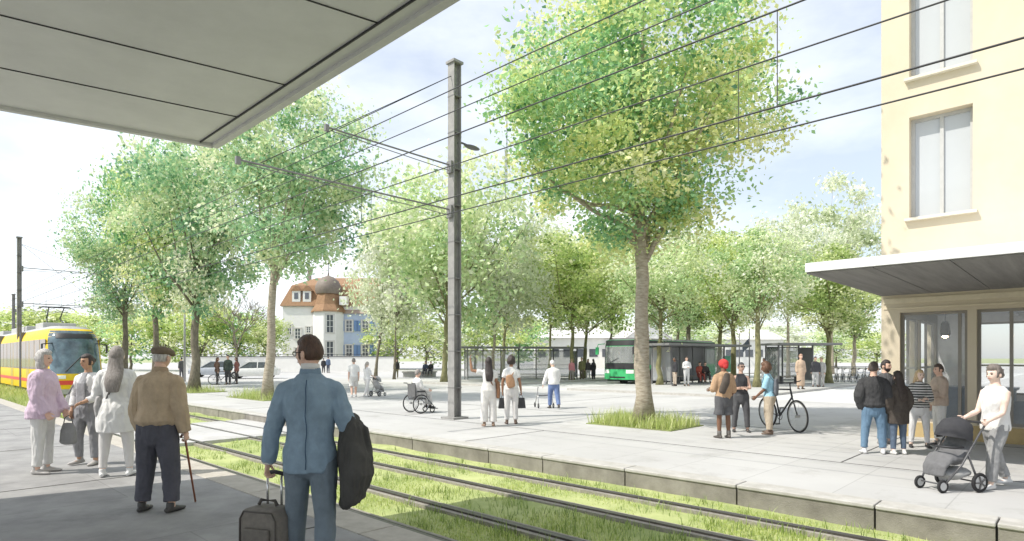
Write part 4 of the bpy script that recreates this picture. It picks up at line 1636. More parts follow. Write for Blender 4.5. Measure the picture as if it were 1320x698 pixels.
t = thing('tram', 'yellow articulated tram with red stripe and black raked windscreen', 'tram', uv(36.6, 7.0, ZT + .05), THETA)
t.scale = (1, 1, 1.07)
yf = lambda z: (.10*(1 - (z - .25)/.75) if z < 1.0 else .0 + (z - 1.0)*.42 + max(0, z - 2.7)**2*1.1)
W = 2.3
coach(t, W, 3.25, .28, 34, yf, .62, m_yellow, m_tramgrey)
front_patch('windscreen', m_winddk, t, yf, W, .62, 1.12, 3.16, -.93, .93, .018)
front_patch('destination_panel', m_dark, t, yf, W, .62, 2.78, 3.02, -.7, .7, .030)
front_patch('bumper_stripe', m_red, t, yf, W, .62, .60, .80, -.98, .98, .016, 4)
front_patch('skirt', m_tramgrey, t, yf, W, .62, .16, .40, -.97, .97, .014, 4)
for sg in (-1, 1):
    front_patch('headlight', m_lamp, t, yf, W, .62, .88, 1.04, min(sg*.45, sg*.84), max(sg*.45, sg*.84), .03, 3, 5)
    b = MB().bar((sg*.9, .95, 2.55), (sg*1.34, .75, 2.5), .04).box((sg*1.36, .75, 2.3), (.06, .16, .42))
    b.build('mirror', m_dark, t)
b = MB().bar((-.55, .02, 1.2), (.25, .36, 2.0), .035)
b.build('wiper', m_dark, t)
b = MB()
for sg in (-1, 1):
    b.box((sg*(W/2 + .004), 17.5, .72), (.02, 32.6, .16))
b.build('side_stripe', m_red, t)
for sg in (-1, 1):
    y = 1.15
    k = 0
    while y < 31:
        w = 1.0 if k % 4 == 3 else 1.55
        MB().box((sg*(W/2 + .003), y + w/2, 2.02), (.022, w - .12, 1.45)).build('window', m_sidewin, t)
        if k % 4 == 3:
            MB().box((sg*(W/2 + .006), y + w/2, 1.5), (.012, w - .02, 2.5)).build('door', plain((.55, .42, .05), .4), t)
        y += w
        k += 1
for y in (8.5, 17, 25.5):
    b = MB()
    for q in range(5):
        b.box((0, y + q*.11, 1.75), (W + .06 - .05*(q % 2), .08, 3.0))
    b.build('bellows', m_dkgrey, t)
for y in (3.2, 6.2, 11, 14, 20, 23, 28, 31):
    for sg in (-1, 1):
        MB().disc((sg*.55, y, .16), .30, .12).build('wheel', m_dark, t)
for y in (5.6, 10.8, 14.5, 20.5, 28):
    MB().box((0, y, 3.5), (1.5, 2.2, .32)).build('roof_unit', plain((.50, .50, .49), .6), t, bevel=.04)
zc = (1.6 + .408*7.1 - ZT - .05)/1.07
b = MB()
b.box((0, 5.6, 3.44), (1.2, 1.4, .10))
for sg in (-1, 1):
    b.tube([(sg*.45, 5.1, 3.48), (sg*.30, 6.3, 3.95), (sg*.35, 5.4, zc - .06)], .03, 6)
b.tube([(-.85, 5.4, zc - .14), (-.6, 5.4, zc - .04), (.6, 5.4, zc - .04), (.85, 5.4, zc - .14)], .03, 6)
b.tube([(-.6, 5.62, zc - .04), (.6, 5.62, zc - .04)], .025, 6)
b.build('pantograph', m_dark, t)

# bus standing at the stop
c0, c1 = dp(821, 40.0), dp(771, 42.2)
bt = math.atan2(VY, VX) - PI/2
fc = (c0 + c1)/2
t = thing('bus', 'green city bus with large black framed windscreen at the stop', 'bus', fc, math.atan2(-(c0.y - c1.y), -(c0.x - c1.x)) + PI)
W = 2.5
yf = lambda z: .04*(z - .3) if z < 2.5 else .088 + (z - 2.5)*.22
coach(t, W, 3.0, .30, 12, yf, .30, m_green, m_dkgrey, (1.44, 2.54))
MB().box((0, 3.2, 1.6), (2.3, .06, 2.4)).build('bulkhead', plain((.30, .31, .31), .8), t)
MB().box((0, 1.7, .95), (2.3, 2.9, .06)).build('cab_floor', plain((.2, .2, .2), .8), t)
MB().tube([(-.62 + .22*math.cos(k*PI/8), .62 + .06*math.sin(k*PI/8), 1.52 + .2*math.sin(k*PI/8)) for k in range(16)], .018, 6, closed=True).build('steering_wheel', m_dark, t, True)
front_patch('front_mask', m_dark, t, yf, W, .30, 1.0, 1.42, -.95, .95, .012, 6, 13)
front_patch('windscreen', glassmat('bus_glass', (.70, .72, .72), .5) if False else glassmat('bus_glass', (.72, .74, .73), .30), t, yf, W, .30, 1.42, 2.56, -.93, .93, .016)
front_patch('destination_panel', m_dark, t, yf, W, .30, 2.60, 2.98, -.95, .95, .018)
for sg in (-1, 1):
    front_patch('headlight', m_lamp, t, yf, W, .30, .72, .96, min(sg*.55, sg*.93), max(sg*.55, sg*.93), .016, 3, 5)
    front_patch('pillar', m_dark, t, yf, W, .30, 1.40, 2.62, min(sg*.93, sg*1.0), max(sg*.93, sg*1.0), .013, 6, 4)
    MB().tube([(sg*1.2, .3, 2.75), (sg*1.45, -.15, 2.7), (sg*1.5, -.2, 2.5)], .03, 6).box((sg*1.5, -.2, 2.25), (.22, .10, .5)).build('mirror', m_green if sg < 0 else m_dark, t)
front_patch('grille', m_dark, t, yf, W, .30, .40, .50, -.5, .5, .012, 3, 5)
MB().bar((-.6, -.0, 1.45), (.1, .04, 1.75), .03).build('wiper', m_dark, t)
for sg in (-1, 1):
    MB().box((sg*(W/2 + .004), 6.3, 1.86), (.02, 11.2, 1.15)).build('window_band', mat('bus_side_glass', (.42, .44, .44), .06, .25, 1.2, spec=.8), t)
    b = MB()
    for k in range(9):
        b.box((sg*(W/2 + .008), .75 + k*1.38, 1.86), (.02, .09, 1.16))
    b.box((sg*(W/2 + .006), 6.2, 2.72), (.02, 11.4, .5))
    b.build('window_post', m_dark, t)
    for y in (2.6, 8.9):
        w = MB().disc((sg*(W/2 - .12), y, .48), .48, .30, n=24).build('wheel', m_tyre, t, smooth='auto')
        MB().disc((sg*(W/2 + .035), y, .48), .27, .02, n=20).build('rim', m_tramgrey, w)
        MB().disc((sg*(W/2 + .001), y, .50), .62, .016, n=28).build('wheel_arch', m_dark, t)
MB().box((0, 6, .24), (2.3, 11, .14)).build('underframe', m_dark, t)
BUS = t

# cars in the street
def car(label, loc, rz, col, ):
    t = thing('parked_car', label, 'car', loc, rz, 'cars in the street')
    st = [(-2.1, .52, .62, .70), (-2.02, .34, .78, .80), (-1.5, .24, .88, .86), (-.7, .22, .92, .88), (.5, .22, .94, .88), (1.4, .22, .96, .87), (1.95, .30, .96, .82), (2.08, .48, .86, .74)]
    b = MB()
    vs = []
    for x, zb, zt, hw in st:
        vs += [(x, -hw*.94, zb), (x, -hw, zb + .18), (x, -hw, zt - .14), (x, -hw*.88, zt), (x, hw*.88, zt), (x, hw, zt - .14), (x, hw, zb + .18), (x, hw*.94, zb)]
    n = 8
    fs = [(i*n + k, i*n + (k+1) % n, (i+1)*n + (k+1) % n, (i+1)*n + k) for i in range(len(st)-1) for k in range(n)]
    fs += [tuple(range(n))[::-1], tuple((len(st)-1)*n + k for k in range(n))]
    body = b.add(vs, fs).build('body', col, t, smooth='auto')
    g = MB()
    lo = [(-1.05, -.80), (1.75, -.80), (1.75, .80), (-1.05, .80)]
    g.add([(x, y, .90) for x, y in lo] + [(-.25, -.62, 1.42), (1.15, -.62, 1.42), (1.15, .62, 1.42), (-.25, .62, 1.42)], [(0, 1, 5, 4), (1, 2, 6, 5), (2, 3, 7, 6), (3, 0, 4, 7), (4, 5, 6, 7)])
    g.build('windows', m_pane, t)
    r = MB().box((.45, 0, 1.44), (1.5, 1.26, .06))
    for sg in (-1, 1):
        r.bar((-1.05, sg*.80, .91), (-.25, sg*.625, 1.43), .07, .05)
        r.bar((1.75, sg*.80, .91), (1.15, sg*.625, 1.43), .12, .06)
        r.bar((.45, sg*.81, .91), (.45, sg*.635, 1.43), .07, .05)
    r.build('roof', col, t)
    for x in (-1.32, 1.28):
        for y in (-.80, .80):
            w = MB().disc((x, y, .31), .31, .20, 'y').build('wheel', m_tyre, t, smooth='auto')
            MB().disc((x, y*1.13, .31), .19, .03, 'y').build('rim', m_tramgrey, w)
    for y in (-.6, .6):
        MB().box((-2.06, y, .66), (.08, .30, .12)).build('headlight', m_lamp, t)
    MB().box((-2.09, 0, .42), (.06, 1.1, .16)).build('grille', m_dark, t)
    return t


m_carw = plain((.78, .78, .78), .2)
p = dp(327, 52)
car('white hatchback car partly hidden by the pale trunk', p, math.radians(12), m_carw)
p = dp(277, 56)
car('silver grey car behind the three people with a bicycle', p, math.radians(16), plain((.50, .53, .58), .2))

# ------------------------------------------------------------------ catenary masts and wires
m_mast = mat('mast_steel', (.36, .35, .33), .7, .12, 5, .2, 60, metal=.1, col2=(.26, .255, .245))


def mast(label, loc, H, w, arms, lamp=False, group='catenary masts', sd=1):
    t = thing('catenary_mast', label, 'mast', loc, THETA, group)
    b = MB()
    f = w*.42
    for sx in (-1, 1):
        b.box((sx*w*.46, 0, H/2), (w*.10, w, H))
    b.box((0, 0, H/2), (w*.84, w*.12, H))
    b.build('post', m_mast, t)
    z = .9
    while z < H:
        MB().box((0, 0, z), (w*1.06, w*1.06, .035)).build('band', plain((.20, .195, .19), .6), t)
        z += 1.05
    MB().box((0, 0, H + .03), (w*1.35, w*1.35, .07)).build('cap', m_mast, t)
    MB().box((0, 0, .03), (w*2.1, w*2.1, .06)).build('base_plate', m_mast, t)
    for z, L_ in arms:
        b = MB().tube([(-sd*w*.4, 0, z), (-sd*L_, 0, z + .02)], .024, 8).tube([(-sd*w*.4, 0, z - .16), (-sd*L_*.97, 0, z - .04)], .012, 6)
        b.box((-sd*w*.55, 0, z - .06), (.14, .2, .34))
        b.box((-sd*L_, 0, z), (.10, .08, .16))
        a = b.build('bracket_arm', plain((.22, .215, .21), .5), t)
        MB().tube([(-sd*w*.3, 0, H - .35), (-sd*L_*.92, 0, z + .06)], .010, 6).build('stay', m_dark, a)
    if lamp:
        q = MB().tube([(w*.3, 0, lamp), (w*.3 + .18, -.02, lamp + .05), (w*.3 + .42, -.05, lamp + .02)], .03, 8)
        q.ball((w*.3 + .55, -.06, lamp), (.30, .12, .06), 14, 8)
        q.build('lamp_head', m_dkgrey, t, True)
    return t


mb_ = dp(586, 17.5)
mast('tall grey catenary mast with two bracket arms standing on the plaza', mb_, 10.25, .27, [(hz(272, 17.5) - ZP, 6.16), (hz(215, 17.5) - ZP, 4.06)], lamp=hz(184, 17.5) - ZP)
lp = uv(47.0, 6.0, ZT)
lD = lp.y
mast('dark catenary mast left of the tram with two long arms', lp, hz(307, lD) - ZT, .22, [(hz(345, lD) - ZT, 4.6), (hz(391, lD) - ZT, 4.6)], sd=-1)
q_ = uv(82, 10.0, ZT)
mast('smallest catenary mast at the far left edge behind the tram', q_, hz(380, q_.y) - ZT, .26, [(hz(400, q_.y) - ZT, 4.6)], sd=-1)
# arms of the left mast also reach over the far track
m_wire = plain((.05, .05, .052), .5)


def wire(mb, v, z, r=.011, u0=-14, u1=170, sag=.0):
    n = 28
    mb.tube([uv(u0 + (u1 - u0)*i/n, v, z) for i in range(n + 1)], r, 6)


def single(label, ratio, v):
    b = MB()
    wire(b, v, EYE + ratio*v)
    tag(b.build('overhead_wire', m_wire, None, True), label, 'wire', 'overhead wires of the tram line')


single('highest overhead feeder wire passing above the bracket arms', .676, 8.04)
single('second highest overhead feeder wire passing above the bracket arms', .62, 8.7)
for lab, v, r1, r2, us in (('catenary wire pair over the far track with thin droppers', 7.1, .56, .405, (1002, 731)), ('lowest catenary wire pair with droppers, nearest the cream building', 8.4, .485, .366, (790, 952))):
    t = thing('overhead_wire', lab, 'wire', (0, 0, 0), 0, 'overhead wires of the tram line')
    b = MB()
    wire(b, v, EYE + r1*v)
    b.build('messenger_wire', m_wire, t, True)
    b = MB()
    wire(b, v, EYE + r2*v)
    b.build('contact_wire', m_wire, t, True)
    for k in range(14):
        u = u_at(952, v)[0] + k*4.6 if v > 8 else u_at(1002, v)[0] + k*4.3
        MB().tube([uv(u, v, EYE + r1*v), uv(u, v, EYE + r2*v)], .006, 5).build('dropper', m_wire, t)

# street lamp column and flags
t = thing('lamp_post', 'slim grey lamp post between the two dark row trunks', 'street lamp', dp(238, 45))
MB().tube([(0, 0, 0), (0, 0, hz(392, 45) - ZP)], [.09, .06], 8).build('post', m_grey, t, True)
MB().box((.0, 0, hz(392, 45) - ZP + .03), (.24, .24, .10)).build('lamp_head', m_dkgrey, t)
for x, D, lab, fl in ((953, 48, 'thin flag pole without flag behind the woman with sunglasses', 0), (966, 47, 'flag pole with small drooping dark flag near the mossy trunk', 1)):
    t = thing('flag_pole', lab, 'flag pole', dp(x, D), 0, 'flag poles by the bus stop')
    Hh = hz(424 if fl else 430, D) - ZP
    MB().tube([(0, 0, 0), (0, 0, Hh)], [.06, .035], 8).build('pole', m_dkgrey, t, True)
    if fl:
        b = MB()
        vs = [( -.03 - i*.1, .05*math.sin(i*1.3 + j_), Hh - .75 - i*.10 - j_*.16) for i in range(6) for j_ in range(5)]
        b.add(vs, [(i*5 + j_, i*5 + j_ + 1, (i+1)*5 + j_ + 1, (i+1)*5 + j_) for i in range(5) for j_ in range(4)])
        fo = b.build('flag', plain((.10, .12, .16), .9), t)
        sm = fo.modifiers.new('s', 'SOLIDIFY')
        sm.thickness = .012

# ------------------------------------------------------------------ bus shelters
m_shroof = plain((.20, .20, .20), .5)
m_shglass = glassmat('shelter_glass', (.80, .82, .83), .30)


def shelter(label, p0, L, ang, H, depth, bays, roof_over=(.6, .6), group='bus shelters', bench=True, skip=()):
    t = thing('bus_shelter', label, 'bus shelter', p0, ang, group)
    MB().box((L/2 + (roof_over[1] - roof_over[0])/2, depth/2 - .25, H + .06), (L + sum(roof_over), depth + .7, .14)).build('roof', m_shroof, t, bevel=.02)
    for k in range(bays + 1):
        x = L*k/bays
        MB().box((x, depth - .04, H/2), (.08, .08, H)).build('post', m_dkgrey, t)
        if k in (0, bays):
            MB().box((x, .04, H/2), (.08, .08, H)).build('post', m_dkgrey, t)
    for k in range(bays):
        if k in skip:
            continue
        MB().box((L*(k + .5)/bays, depth - .04, 1.28), (L/bays - .12, .014, 2.1)).build('glass_panel', m_shglass, t)
    for x in (0, L):
        MB().box((x, depth/2, 1.28), (.014, depth - .18, 2.1)).build('glass_panel', m_shglass, t)
    b = MB()
    b.box((L/2, depth - .04, .22), (L, .05, .06)).box((L/2, depth - .04, 2.36), (L, .05, .06)).box((L/2, depth - .04, 1.2), (L, .03, .03))
    b.build('rail', m_dkgrey, t)
    if bench:
        q = MB()
        for k in range(3):
            q.box((L*.55, depth - .75 + k*.14, .47), (L*.55, .12, .04))
        bo = q.build('bench', plain((.30, .27, .22), .7), t)
        q = MB()
        for x in (L*.33, L*.77):
            q.box((x, depth - .6, .23), (.06, .36, .44))
        q.build('bench_leg', m_dkgrey, bo)
    return t


def vdir_len(x0, D0, x1, ang):
    """length along direction ang from (x0, D0) until it is seen at x1"""
    p = dp(x0, D0)
    k = (x1 - CX)/F
    c, s_ = math.cos(ang), math.sin(ang)
    return (k*p.y - p.x)/(c - k*s_)


VA = math.atan2(VY, VX)
A1 = math.radians(12)
SH1 = dp(603, 46.5)
shelter('long grey glass bus shelter with two roof bays behind the walker man', SH1, vdir_len(603, 46.5, 744, A1), A1, hz(449, 46.5) - ZP, 1.8, 6)
A2 = math.radians(36)
SH2 = dp(866, 37.2, ZI)
L2 = vdir_len(866, 37.2, 934, A2)
shelter('glass bus shelter with long flat roof in front of the green bus', SH2, L2, A2, hz(446, 38) - ZI, 1.6, 4, (1.0, 2.2))
A3 = math.radians(6)
SH3 = dp(1004, 38.0, ZI)
shelter('small bus shelter with dark overhanging roof at the right', SH3, vdir_len(1004, 38, 1048, A3), A3, hz(445, 38) - ZI, 1.6, 2, (.3, 1.6))
# timetable case at the end of the middle shelter
t = thing('timetable_stand', 'narrow green timetable stand at the right end of the middle shelter', 'sign', dp(937, 41.4, ZI), A2)
MB().box((0, 0, .9), (.10, .10, 1.8)).build('post', m_dkgrey, t)
MB().box((0, -.06, 1.25), (.62, .06, 1.1)).build('panel', plain((.12, .42, .26), .5), t)
# concrete block bench
t = thing('concrete_bench', 'long pale concrete block used as a bench', 'bench', dp(541, 56))
MB().box((0, 0, .48), (3.1, 1.3, .14)).build('seat', m_kerb, t, bevel=.02)
MB().box((0, 0, .205), (2.9, 1.1, .40)).build('base', m_plaza, t, bevel=.02)

# ------------------------------------------------------------------ bicycles
def bicycle(label, loc, rz, lean=0, col=(.04, .04, .045), group='bicycles', simple=False):
    t = thing('bicycle', label, 'bicycle', loc, rz, group)
    t.rotation_euler[0] = lean
    R, r = .335, .018
    rb, fb = (-.52, 0, R), (.53, 0, R)
    for c in (rb, fb):
        w = MB().torus(c, R - .012, r, 'y', 30 if not simple else 18, 6).build('wheel', m_tyre, t, True)
        MB().torus(c, R - .04, .010, 'y', 24, 5).build('rim', plain((.45, .45, .45), .3, .8), w)
        b = MB()
        for k in range(14):
            a = 2*PI*k/14
            b.tube([(c[0], 0, c[2]), (c[0] + (R - .04)*math.cos(a), 0, c[2] + (R - .04)*math.sin(a))], .0025, 4)
        b.disc(c, .03, .09, 'y', 10)
        b.build('spokes', plain((.5, .5, .5), .3, .8), w)
    bb, st, ht, hb_ = (-.08, 0, .29), (-.24, 0, .86), (.34, 0, .88), (.38, 0, .72)
    q = MB()
    for a, c, rr in ((bb, st, .018), (bb, hb_, .021), (st, ht, .018), (ht, hb_, .020), (bb, rb, .011), ((-.23, 0, .80), rb, .010), (hb_, fb, .015)):
        q.tube([a, c], rr, 7)
    q.build('frame', plain(col, .35), t, True)
    MB().tube([(-.24, 0, .86), (-.265, 0, .98)], .014, 7).build('seat_post', plain((.5, .5, .5), .3, .8), t)
    MB().tube([(-.40, 0, 1.0), (-.30, 0, 1.01), (-.16, 0, 1.0), (-.10, 0, .995)], [(.075, .03), (.07, .03), (.03, .022), (.018, .014)], 10, side=(0, 1, 0), cap='round').build('saddle', m_dark, t, True)
    q = MB().tube([(.34, 0, .88), (.33, 0, 1.0), (.38, 0, 1.03)], .013, 7).tube([(.28, -.29, 1.05), (.38, -.18, 1.04), (.39, 0, 1.03), (.38, .18, 1.04), (.28, .29, 1.05)], .012, 7)
    q.build('handlebar', m_dark, t, True)
    q = MB().torus(bb, .085, .006, 'y', 20, 5).tube([bb, (-.02, -.06, .14)], .010, 6).tube([bb, (-.14, .06, .44)], .010, 6).box((-.02, -.11, .13), (.08, .09, .02)).box((-.14, .11, .45), (.08, .09, .02))
    q.build('crank', m_dark, t)
    return t
# ------------------------------------------------------------------ people of the near platform
WHITE = (.78, .77, .75)
NEARZ = 0.0
# the businessman
D0 = 4.36
S = person(0, 0, 0, 6, 'man in blue suit seen from behind, pulling a suitcase, dark coat over his arm', loc=((400 - CX)/F*D0, D0, 0), H=1.76,
           skin='light', hair=('short', (.085, .045, .028)), det=2, yaw=64, pitch=-2, shoe=(.05, .03, .02),
           bot=dict(c=(.19, .235, .275), w=.062, d=.014, ht=.985), top=dict(c=WHITE, d=.006, hem=.9, name='shirt'),
           over=dict(c=(.265, .36, .45), hem=.80, d=.017, fl=.024, name='jacket', waist=.95, wr=1.15, sw=.85),
           arms={'L': ((-.34, .06, -1), (-.16, .10, -1)), 'R': ((.36, -.10, -1), (-.10, .95, -.35))}, legs={'L': ((-.07, .17, -1), (-.03, .02, -1)), 'R': ((.07, -.10, -1), (.03, -.22, -1))}, curl=.75, seed=3)
glasses(S)
q = MB()
q.tube([S['sp'](1.455), S['sp'](1.50, 0, .004), S['sp'](1.535, 0, .006)], [(.088, .082), (.076, .076), (.070, .072)], 20)
S['child']('lapel_collar', remesh(q, .008, 2), cloth((.22, .31, .40)))
q = MB().tube([S['sp'](1.52), S['sp'](1.562, 0, .004)], [(.068, .069), (.064, .066)], 20)
S['child']('shirt_collar', q, cloth(WHITE))
for k in 'LR':
    d = (S['wr'][k] - S['el'][k]).normalized()
    q = MB().tube([S['wr'][k] - d*.02, S['wr'][k] + d*.012], [.040, .039], 12)
    S['child']('cuff', q, cloth(WHITE))
# back vent and centre seam of the jacket
q = MB()
zz = [.83 + i*.062 for i in range(11)]
pp = []
for z in zz:
    rx, ry = interp(MALE, z)
    pp.append(S['sp'](z, .004*math.sin(z*30), -(ry + .0295 + .016*sstep(1.1, .75, z))*(.95 if .98 < z < 1.16 else 1)))
q.tube(pp, .0035, 5)
S['child']('seam', q, cloth((.07, .12, .19)))

# wheeled suitcase held by the suit man
hl = S['W'](S['hands']['L'][0])
t = thing('suitcase', 'brown grey trolley suitcase with pulled out handle beside the suit man', 'suitcase', (hl.x - .02, hl.y + .03, 0), math.radians(-18))
h_ = hl.z
t.rotation_euler[0] = math.radians(0)
b = MB()
prof = [(-.165, .06), (.165, .06), (.175, .12), (.170, .46), (.135, .52), (-.135, .52), (-.170, .46), (-.175, .12)]
vs = [(x, -.11, z) for x, z in prof] + [(x, .11, z) for x, z in prof]
n = len(prof)
b.add(vs, [tuple(range(n)), tuple(range(n, 2*n))[::-1]] + [(i, i + n, (i+1) % n + n, (i+1) % n) for i in range(n)])
b.build('shell', mat('suitcase_cloth', (.21, .19, .165), .8, .15, 20, .3, 200), t, bevel=.03, smooth='auto')
b = MB()
for y in (-.112, .112):
    b.tube([(x*.9, y, z*.93 + .02) for x, z in prof], .006, 6, side=(0, 1, 0), closed=True)
b.tube([(-.08, .0, .53), (-.06, 0, .565), (.06, 0, .565), (.08, 0, .53)], .013, 8)
b.build('piping', plain((.09, .08, .07), .6), t, True)
MB().box((0, -.125, .25), (.22, .03, .28)).build('pocket', mat('suitcase_pocket', (.17, .155, .135), .8, .15, 20, .3, 200), t, bevel=.012)
b = MB()
for sx in (-1, 1):
    b.tube([(sx*.062, .07, .50), (sx*.062, .07, h_ - .02)], .009, 8)
b.build('rod', plain((.62, .62, .62), .25, .8), t, True)
MB().tube([(-.075, .07, h_ - .005), (0, .07, h_ + .005), (.075, .07, h_ - .005)], .016, 8, cap='round').build('grip', m_dark, t, True)
for sx in (-1, 1):
    for sy in (-1, 1):
        MB().disc((sx*.14, sy*.08, .034), .034, .028).build('wheel', m_tyre, t)
        MB().box((sx*.14, sy*.08, .055), (.045, .05, .03)).build('wheel_housing', m_dark, t) if False else None
b = MB()
for sx in (-1, 1):
    for sy in (-1, 1):
        b.box((sx*.115, sy*.08, .055), (.022, .05, .05))
b.build('wheel_housing', m_dark, t)

# coat over the right forearm
el, wr = S['W'](S['el']['R']), S['W'](S['wr']['R'])
q = MB()
ax = (wr - el).normalized()
c0 = el.lerp(wr, .42)
top_ = c0 + Vector((.02, 0, .075))
sd = (ax.x, ax.y, 0)
q.tube([top_ + Vector((.0, 0, 0)), top_ + Vector((.02, -.02, -.06)), c0 + Vector((.055, -.05, -.16)), c0 + Vector((.075, -.07, -.30)), c0 + Vector((.045, -.07, -.44)), c0 + Vector((.0, -.06, -.50))],
       [(.13, .045), (.16, .085), (.185, .105), (.20, .11), (.165, .085), (.10, .05)], 20, side=sd, cap='round')
q.tube([c0 + Vector((-.02, .0, .05)), c0 + Vector((.10, -.06, .0)), c0 + Vector((.14, -.1, -.2)), c0 + Vector((.12, -.1, -.38))], [.05, .06, .055, .04], 12, cap='round')
me = remesh(q, .008, 4, .024, 11, 4, zs=.16)
tag(link('coat', me, cloth((.085, .083, .078)), None, True), 'dark grey coat hanging over the forearm of the suit man', 'coat')

# the elderly man with flat cap and walking stick
E = person(203, 660, 446, -4, 'elderly man in beige blouson and flat cap leaning on a walking stick', z0=0, skin='light', hair=('buzz', (.55, .53, .50)), det=2, yaw=-6,
           bot=dict(c=(.105, .105, .125), w=.072, d=.030, wr=1.4), top=dict(c=(.6, .6, .58), d=.006, hem=.95, name='shirt'),
           over=dict(c=(.50, .39, .27), hem=.93, d=.040, fl=.012, cinch=1, puff=.022, name='jacket', sw=.8, wr=1.5),
           arms={'L': ((-.26, .02, -1), (.10, .30, -1)), 'R': ((.24, -.02, -1), (.12, .28, -1))}, legs='wide', curl=.85, lean=4, shoe=(.06, .058, .055), seed=9)
q = MB()
hc, RH = E['hc'], E['RH']
q.ball(hc + RH @ Vector((0, .012, .070)), (.105, .128, .052), 22, 12, RH @ Matrix.Rotation(-.14, 3, 'X'))
q.ball(hc + RH @ Vector((0, .105, .045)), (.075, .055, .012), 14, 8, RH @ Matrix.Rotation(-.25, 3, 'X'))
q.ball(hc + RH @ Vector((0, -.005, .052)), (.094, .112, .030), 20, 8, RH)
E['child']('flat_cap', remesh(q, .008, 3, .003, 20), cloth((.19, .15, .11)))
q = MB().tube([E['sp'](1.455), E['sp'](1.535, 0, .004)], [(.092, .086), (.074, .076)], 18)
E['child']('collar', remesh(q, .009, 2), cloth((.42, .32, .22)))
q = MB().tube([E['sp'](.925), E['sp'](.985)], [(.197, .150), (.198, .151)], 24)
E['child']('waistband', remesh(q, .009, 2, .004, 30), cloth((.36, .26, .16)))
hp = E['W'](E['hands']['R'][0])
tip = at(252, 648, 0)
b = MB().tube([tip + Vector((0, 0, .01)), tip.lerp(hp, .5), hp + Vector((0, 0, .0))], [.010, .011, .012], 8)
b.tube([hp, hp + Vector((0, 0, .03)), hp + Vector((-.02, .02, .05)), hp + Vector((-.06, .05, .05)), hp + Vector((-.085, .07, .02))], .0125, 8, cap='round')
tag(b.build('walking_stick', mat('stick_wood', (.30, .11, .055), .4, .2, 12, stretch=(8, 8, 1)), None, True), 'slim reddish wooden walking stick in the elderly man\'s right hand', 'walking stick')

# woman in white seen from behind with long hair
Wm = person(150, 614, 447, 18, 'woman in loose white tunic seen from behind, long grey streaked hair and cross-body bag', sex='f', z0=0, skin='pale', hair=('long', (.28, .25, .23)), det=2, yaw=4,
            bot=dict(c=(.70, .68, .66), w=.050, d=.014, wr=.4, name='leggings'), top=dict(c=WHITE, hem=.62, d=.028, fl=.060, name='tunic', sl=1.75, sw=1.1, wr=1.5),
            arms={'L': ((-.28, .12, -1), (.25, .8, -.5)), 'R': ((.14, .05, -1), (-.15, .6, -.8))}, legs='wide', shoe=(.70, .70, .69), seed=12)
q = strap_on(Wm, sg=1, w=.028)
p = Wm['sp'](.96, -.19, .02)
s_ = Wm['s']
t = thing('crossbody_bag', 'grey cross-body bag of the long haired woman in white', 'bag', Wm['root'].location, math.radians(18))
t.scale = (s_, s_, s_)
q.build('strap', cloth((.16, .155, .15)), t, True)
b = MB().tube([p + Vector((0, 0, .11)), p + Vector((-.01, 0, 0)), p + Vector((0, 0, -.12))], [(.045, .12), (.062, .14), (.05, .13)], 14, cap='round')
link('pouch', remesh(b, .01, 3, .004), cloth((.42, .41, .40)), t, True)
# younger woman facing the camera
Wf = person(114, 599, 457, 172, 'dark haired young woman facing us in open white jacket and grey dungarees', sex='f', z0=0, skin='tan', hair=('bun', (.05, .035, .03)), det=2, yaw=-8,
            bot=dict(c=(.30, .30, .31), w=.060, d=.022, ht=1.18, wr=1.3, name='dungarees'), top=dict(c=(.36, .36, .37), hem=1.02, d=.012, sl=0, name='bib'),
            over=None, arms={'L': ((-.22, .1, -1), (.35, .85, -.35)), 'R': ((.30, .02, -1), (-.1, .35, -1))}, legs='shift', shoe=(.40, .38, .36), seed=15)
q = MB()
for sg in (-1, 1):
    zs = [.90, 1.05, 1.2, 1.32, 1.40, 1.455]
    q.tube([Wf['sp'](z, sg*(.075 if z < 1.42 else .06), -.012) for z in zs], [(.085, .118), (.083, .116), (.084, .120), (.085, .128), (.075, .108), (.045, .07)], 14)
    k = 'L' if sg < 0 else 'R'
    q.tube([Wf['sp'](1.395, sg*.07), Wf['sh'][k], Wf['el'][k], Wf['el'][k].lerp(Wf['wr'][k], .7)], [.07, .074, .062, .055], 12, side=(0, 1, 0))
cut = MB()
Wf['child']('open_jacket', remesh(q, .0085, 4, .008, 8, 15), cloth(WHITE))
q = MB()
for z0_, z1_ in ((1.0, 1.3),):
    q.box(Wf['sp'](1.14, 0, .142), (.14, .02, .34))
Wf['child']('apron_bib', remesh(q, .01, 2, .004), cloth((.34, .34, .35)))
hb1 = Wf['W'](Wf['sp'](.92, .245, .03))
t = thing('shoulder_bag', 'soft grey shoulder bag hanging at the young woman\'s side', 'bag', hb1)
b = MB().tube([(0, 0, .17), (0, 0, .04), (0, 0, -.12), (0, 0, -.17)], [(.10, .03), (.145, .055), (.15, .07), (.12, .05)], 16, cap='round')
link('bag_body', remesh(b, .01, 3, .01, 8), cloth((.33, .33, .325)), t, True)
sh_ = Wf['W'](Wf['sh']['R']) + Vector((0, 0, .085)) - hb1
MB().tube([(-.09, -.01, .15), sh_*.6 + Vector((-.03, -.06, 0)), sh_, sh_*.6 + Vector((.02, .07, 0)), (.09, .01, .15)], [(.014, .004)]*5, 6, side=(1, 0, 0)).build('strap', cloth((.2, .2, .2)), t, True)
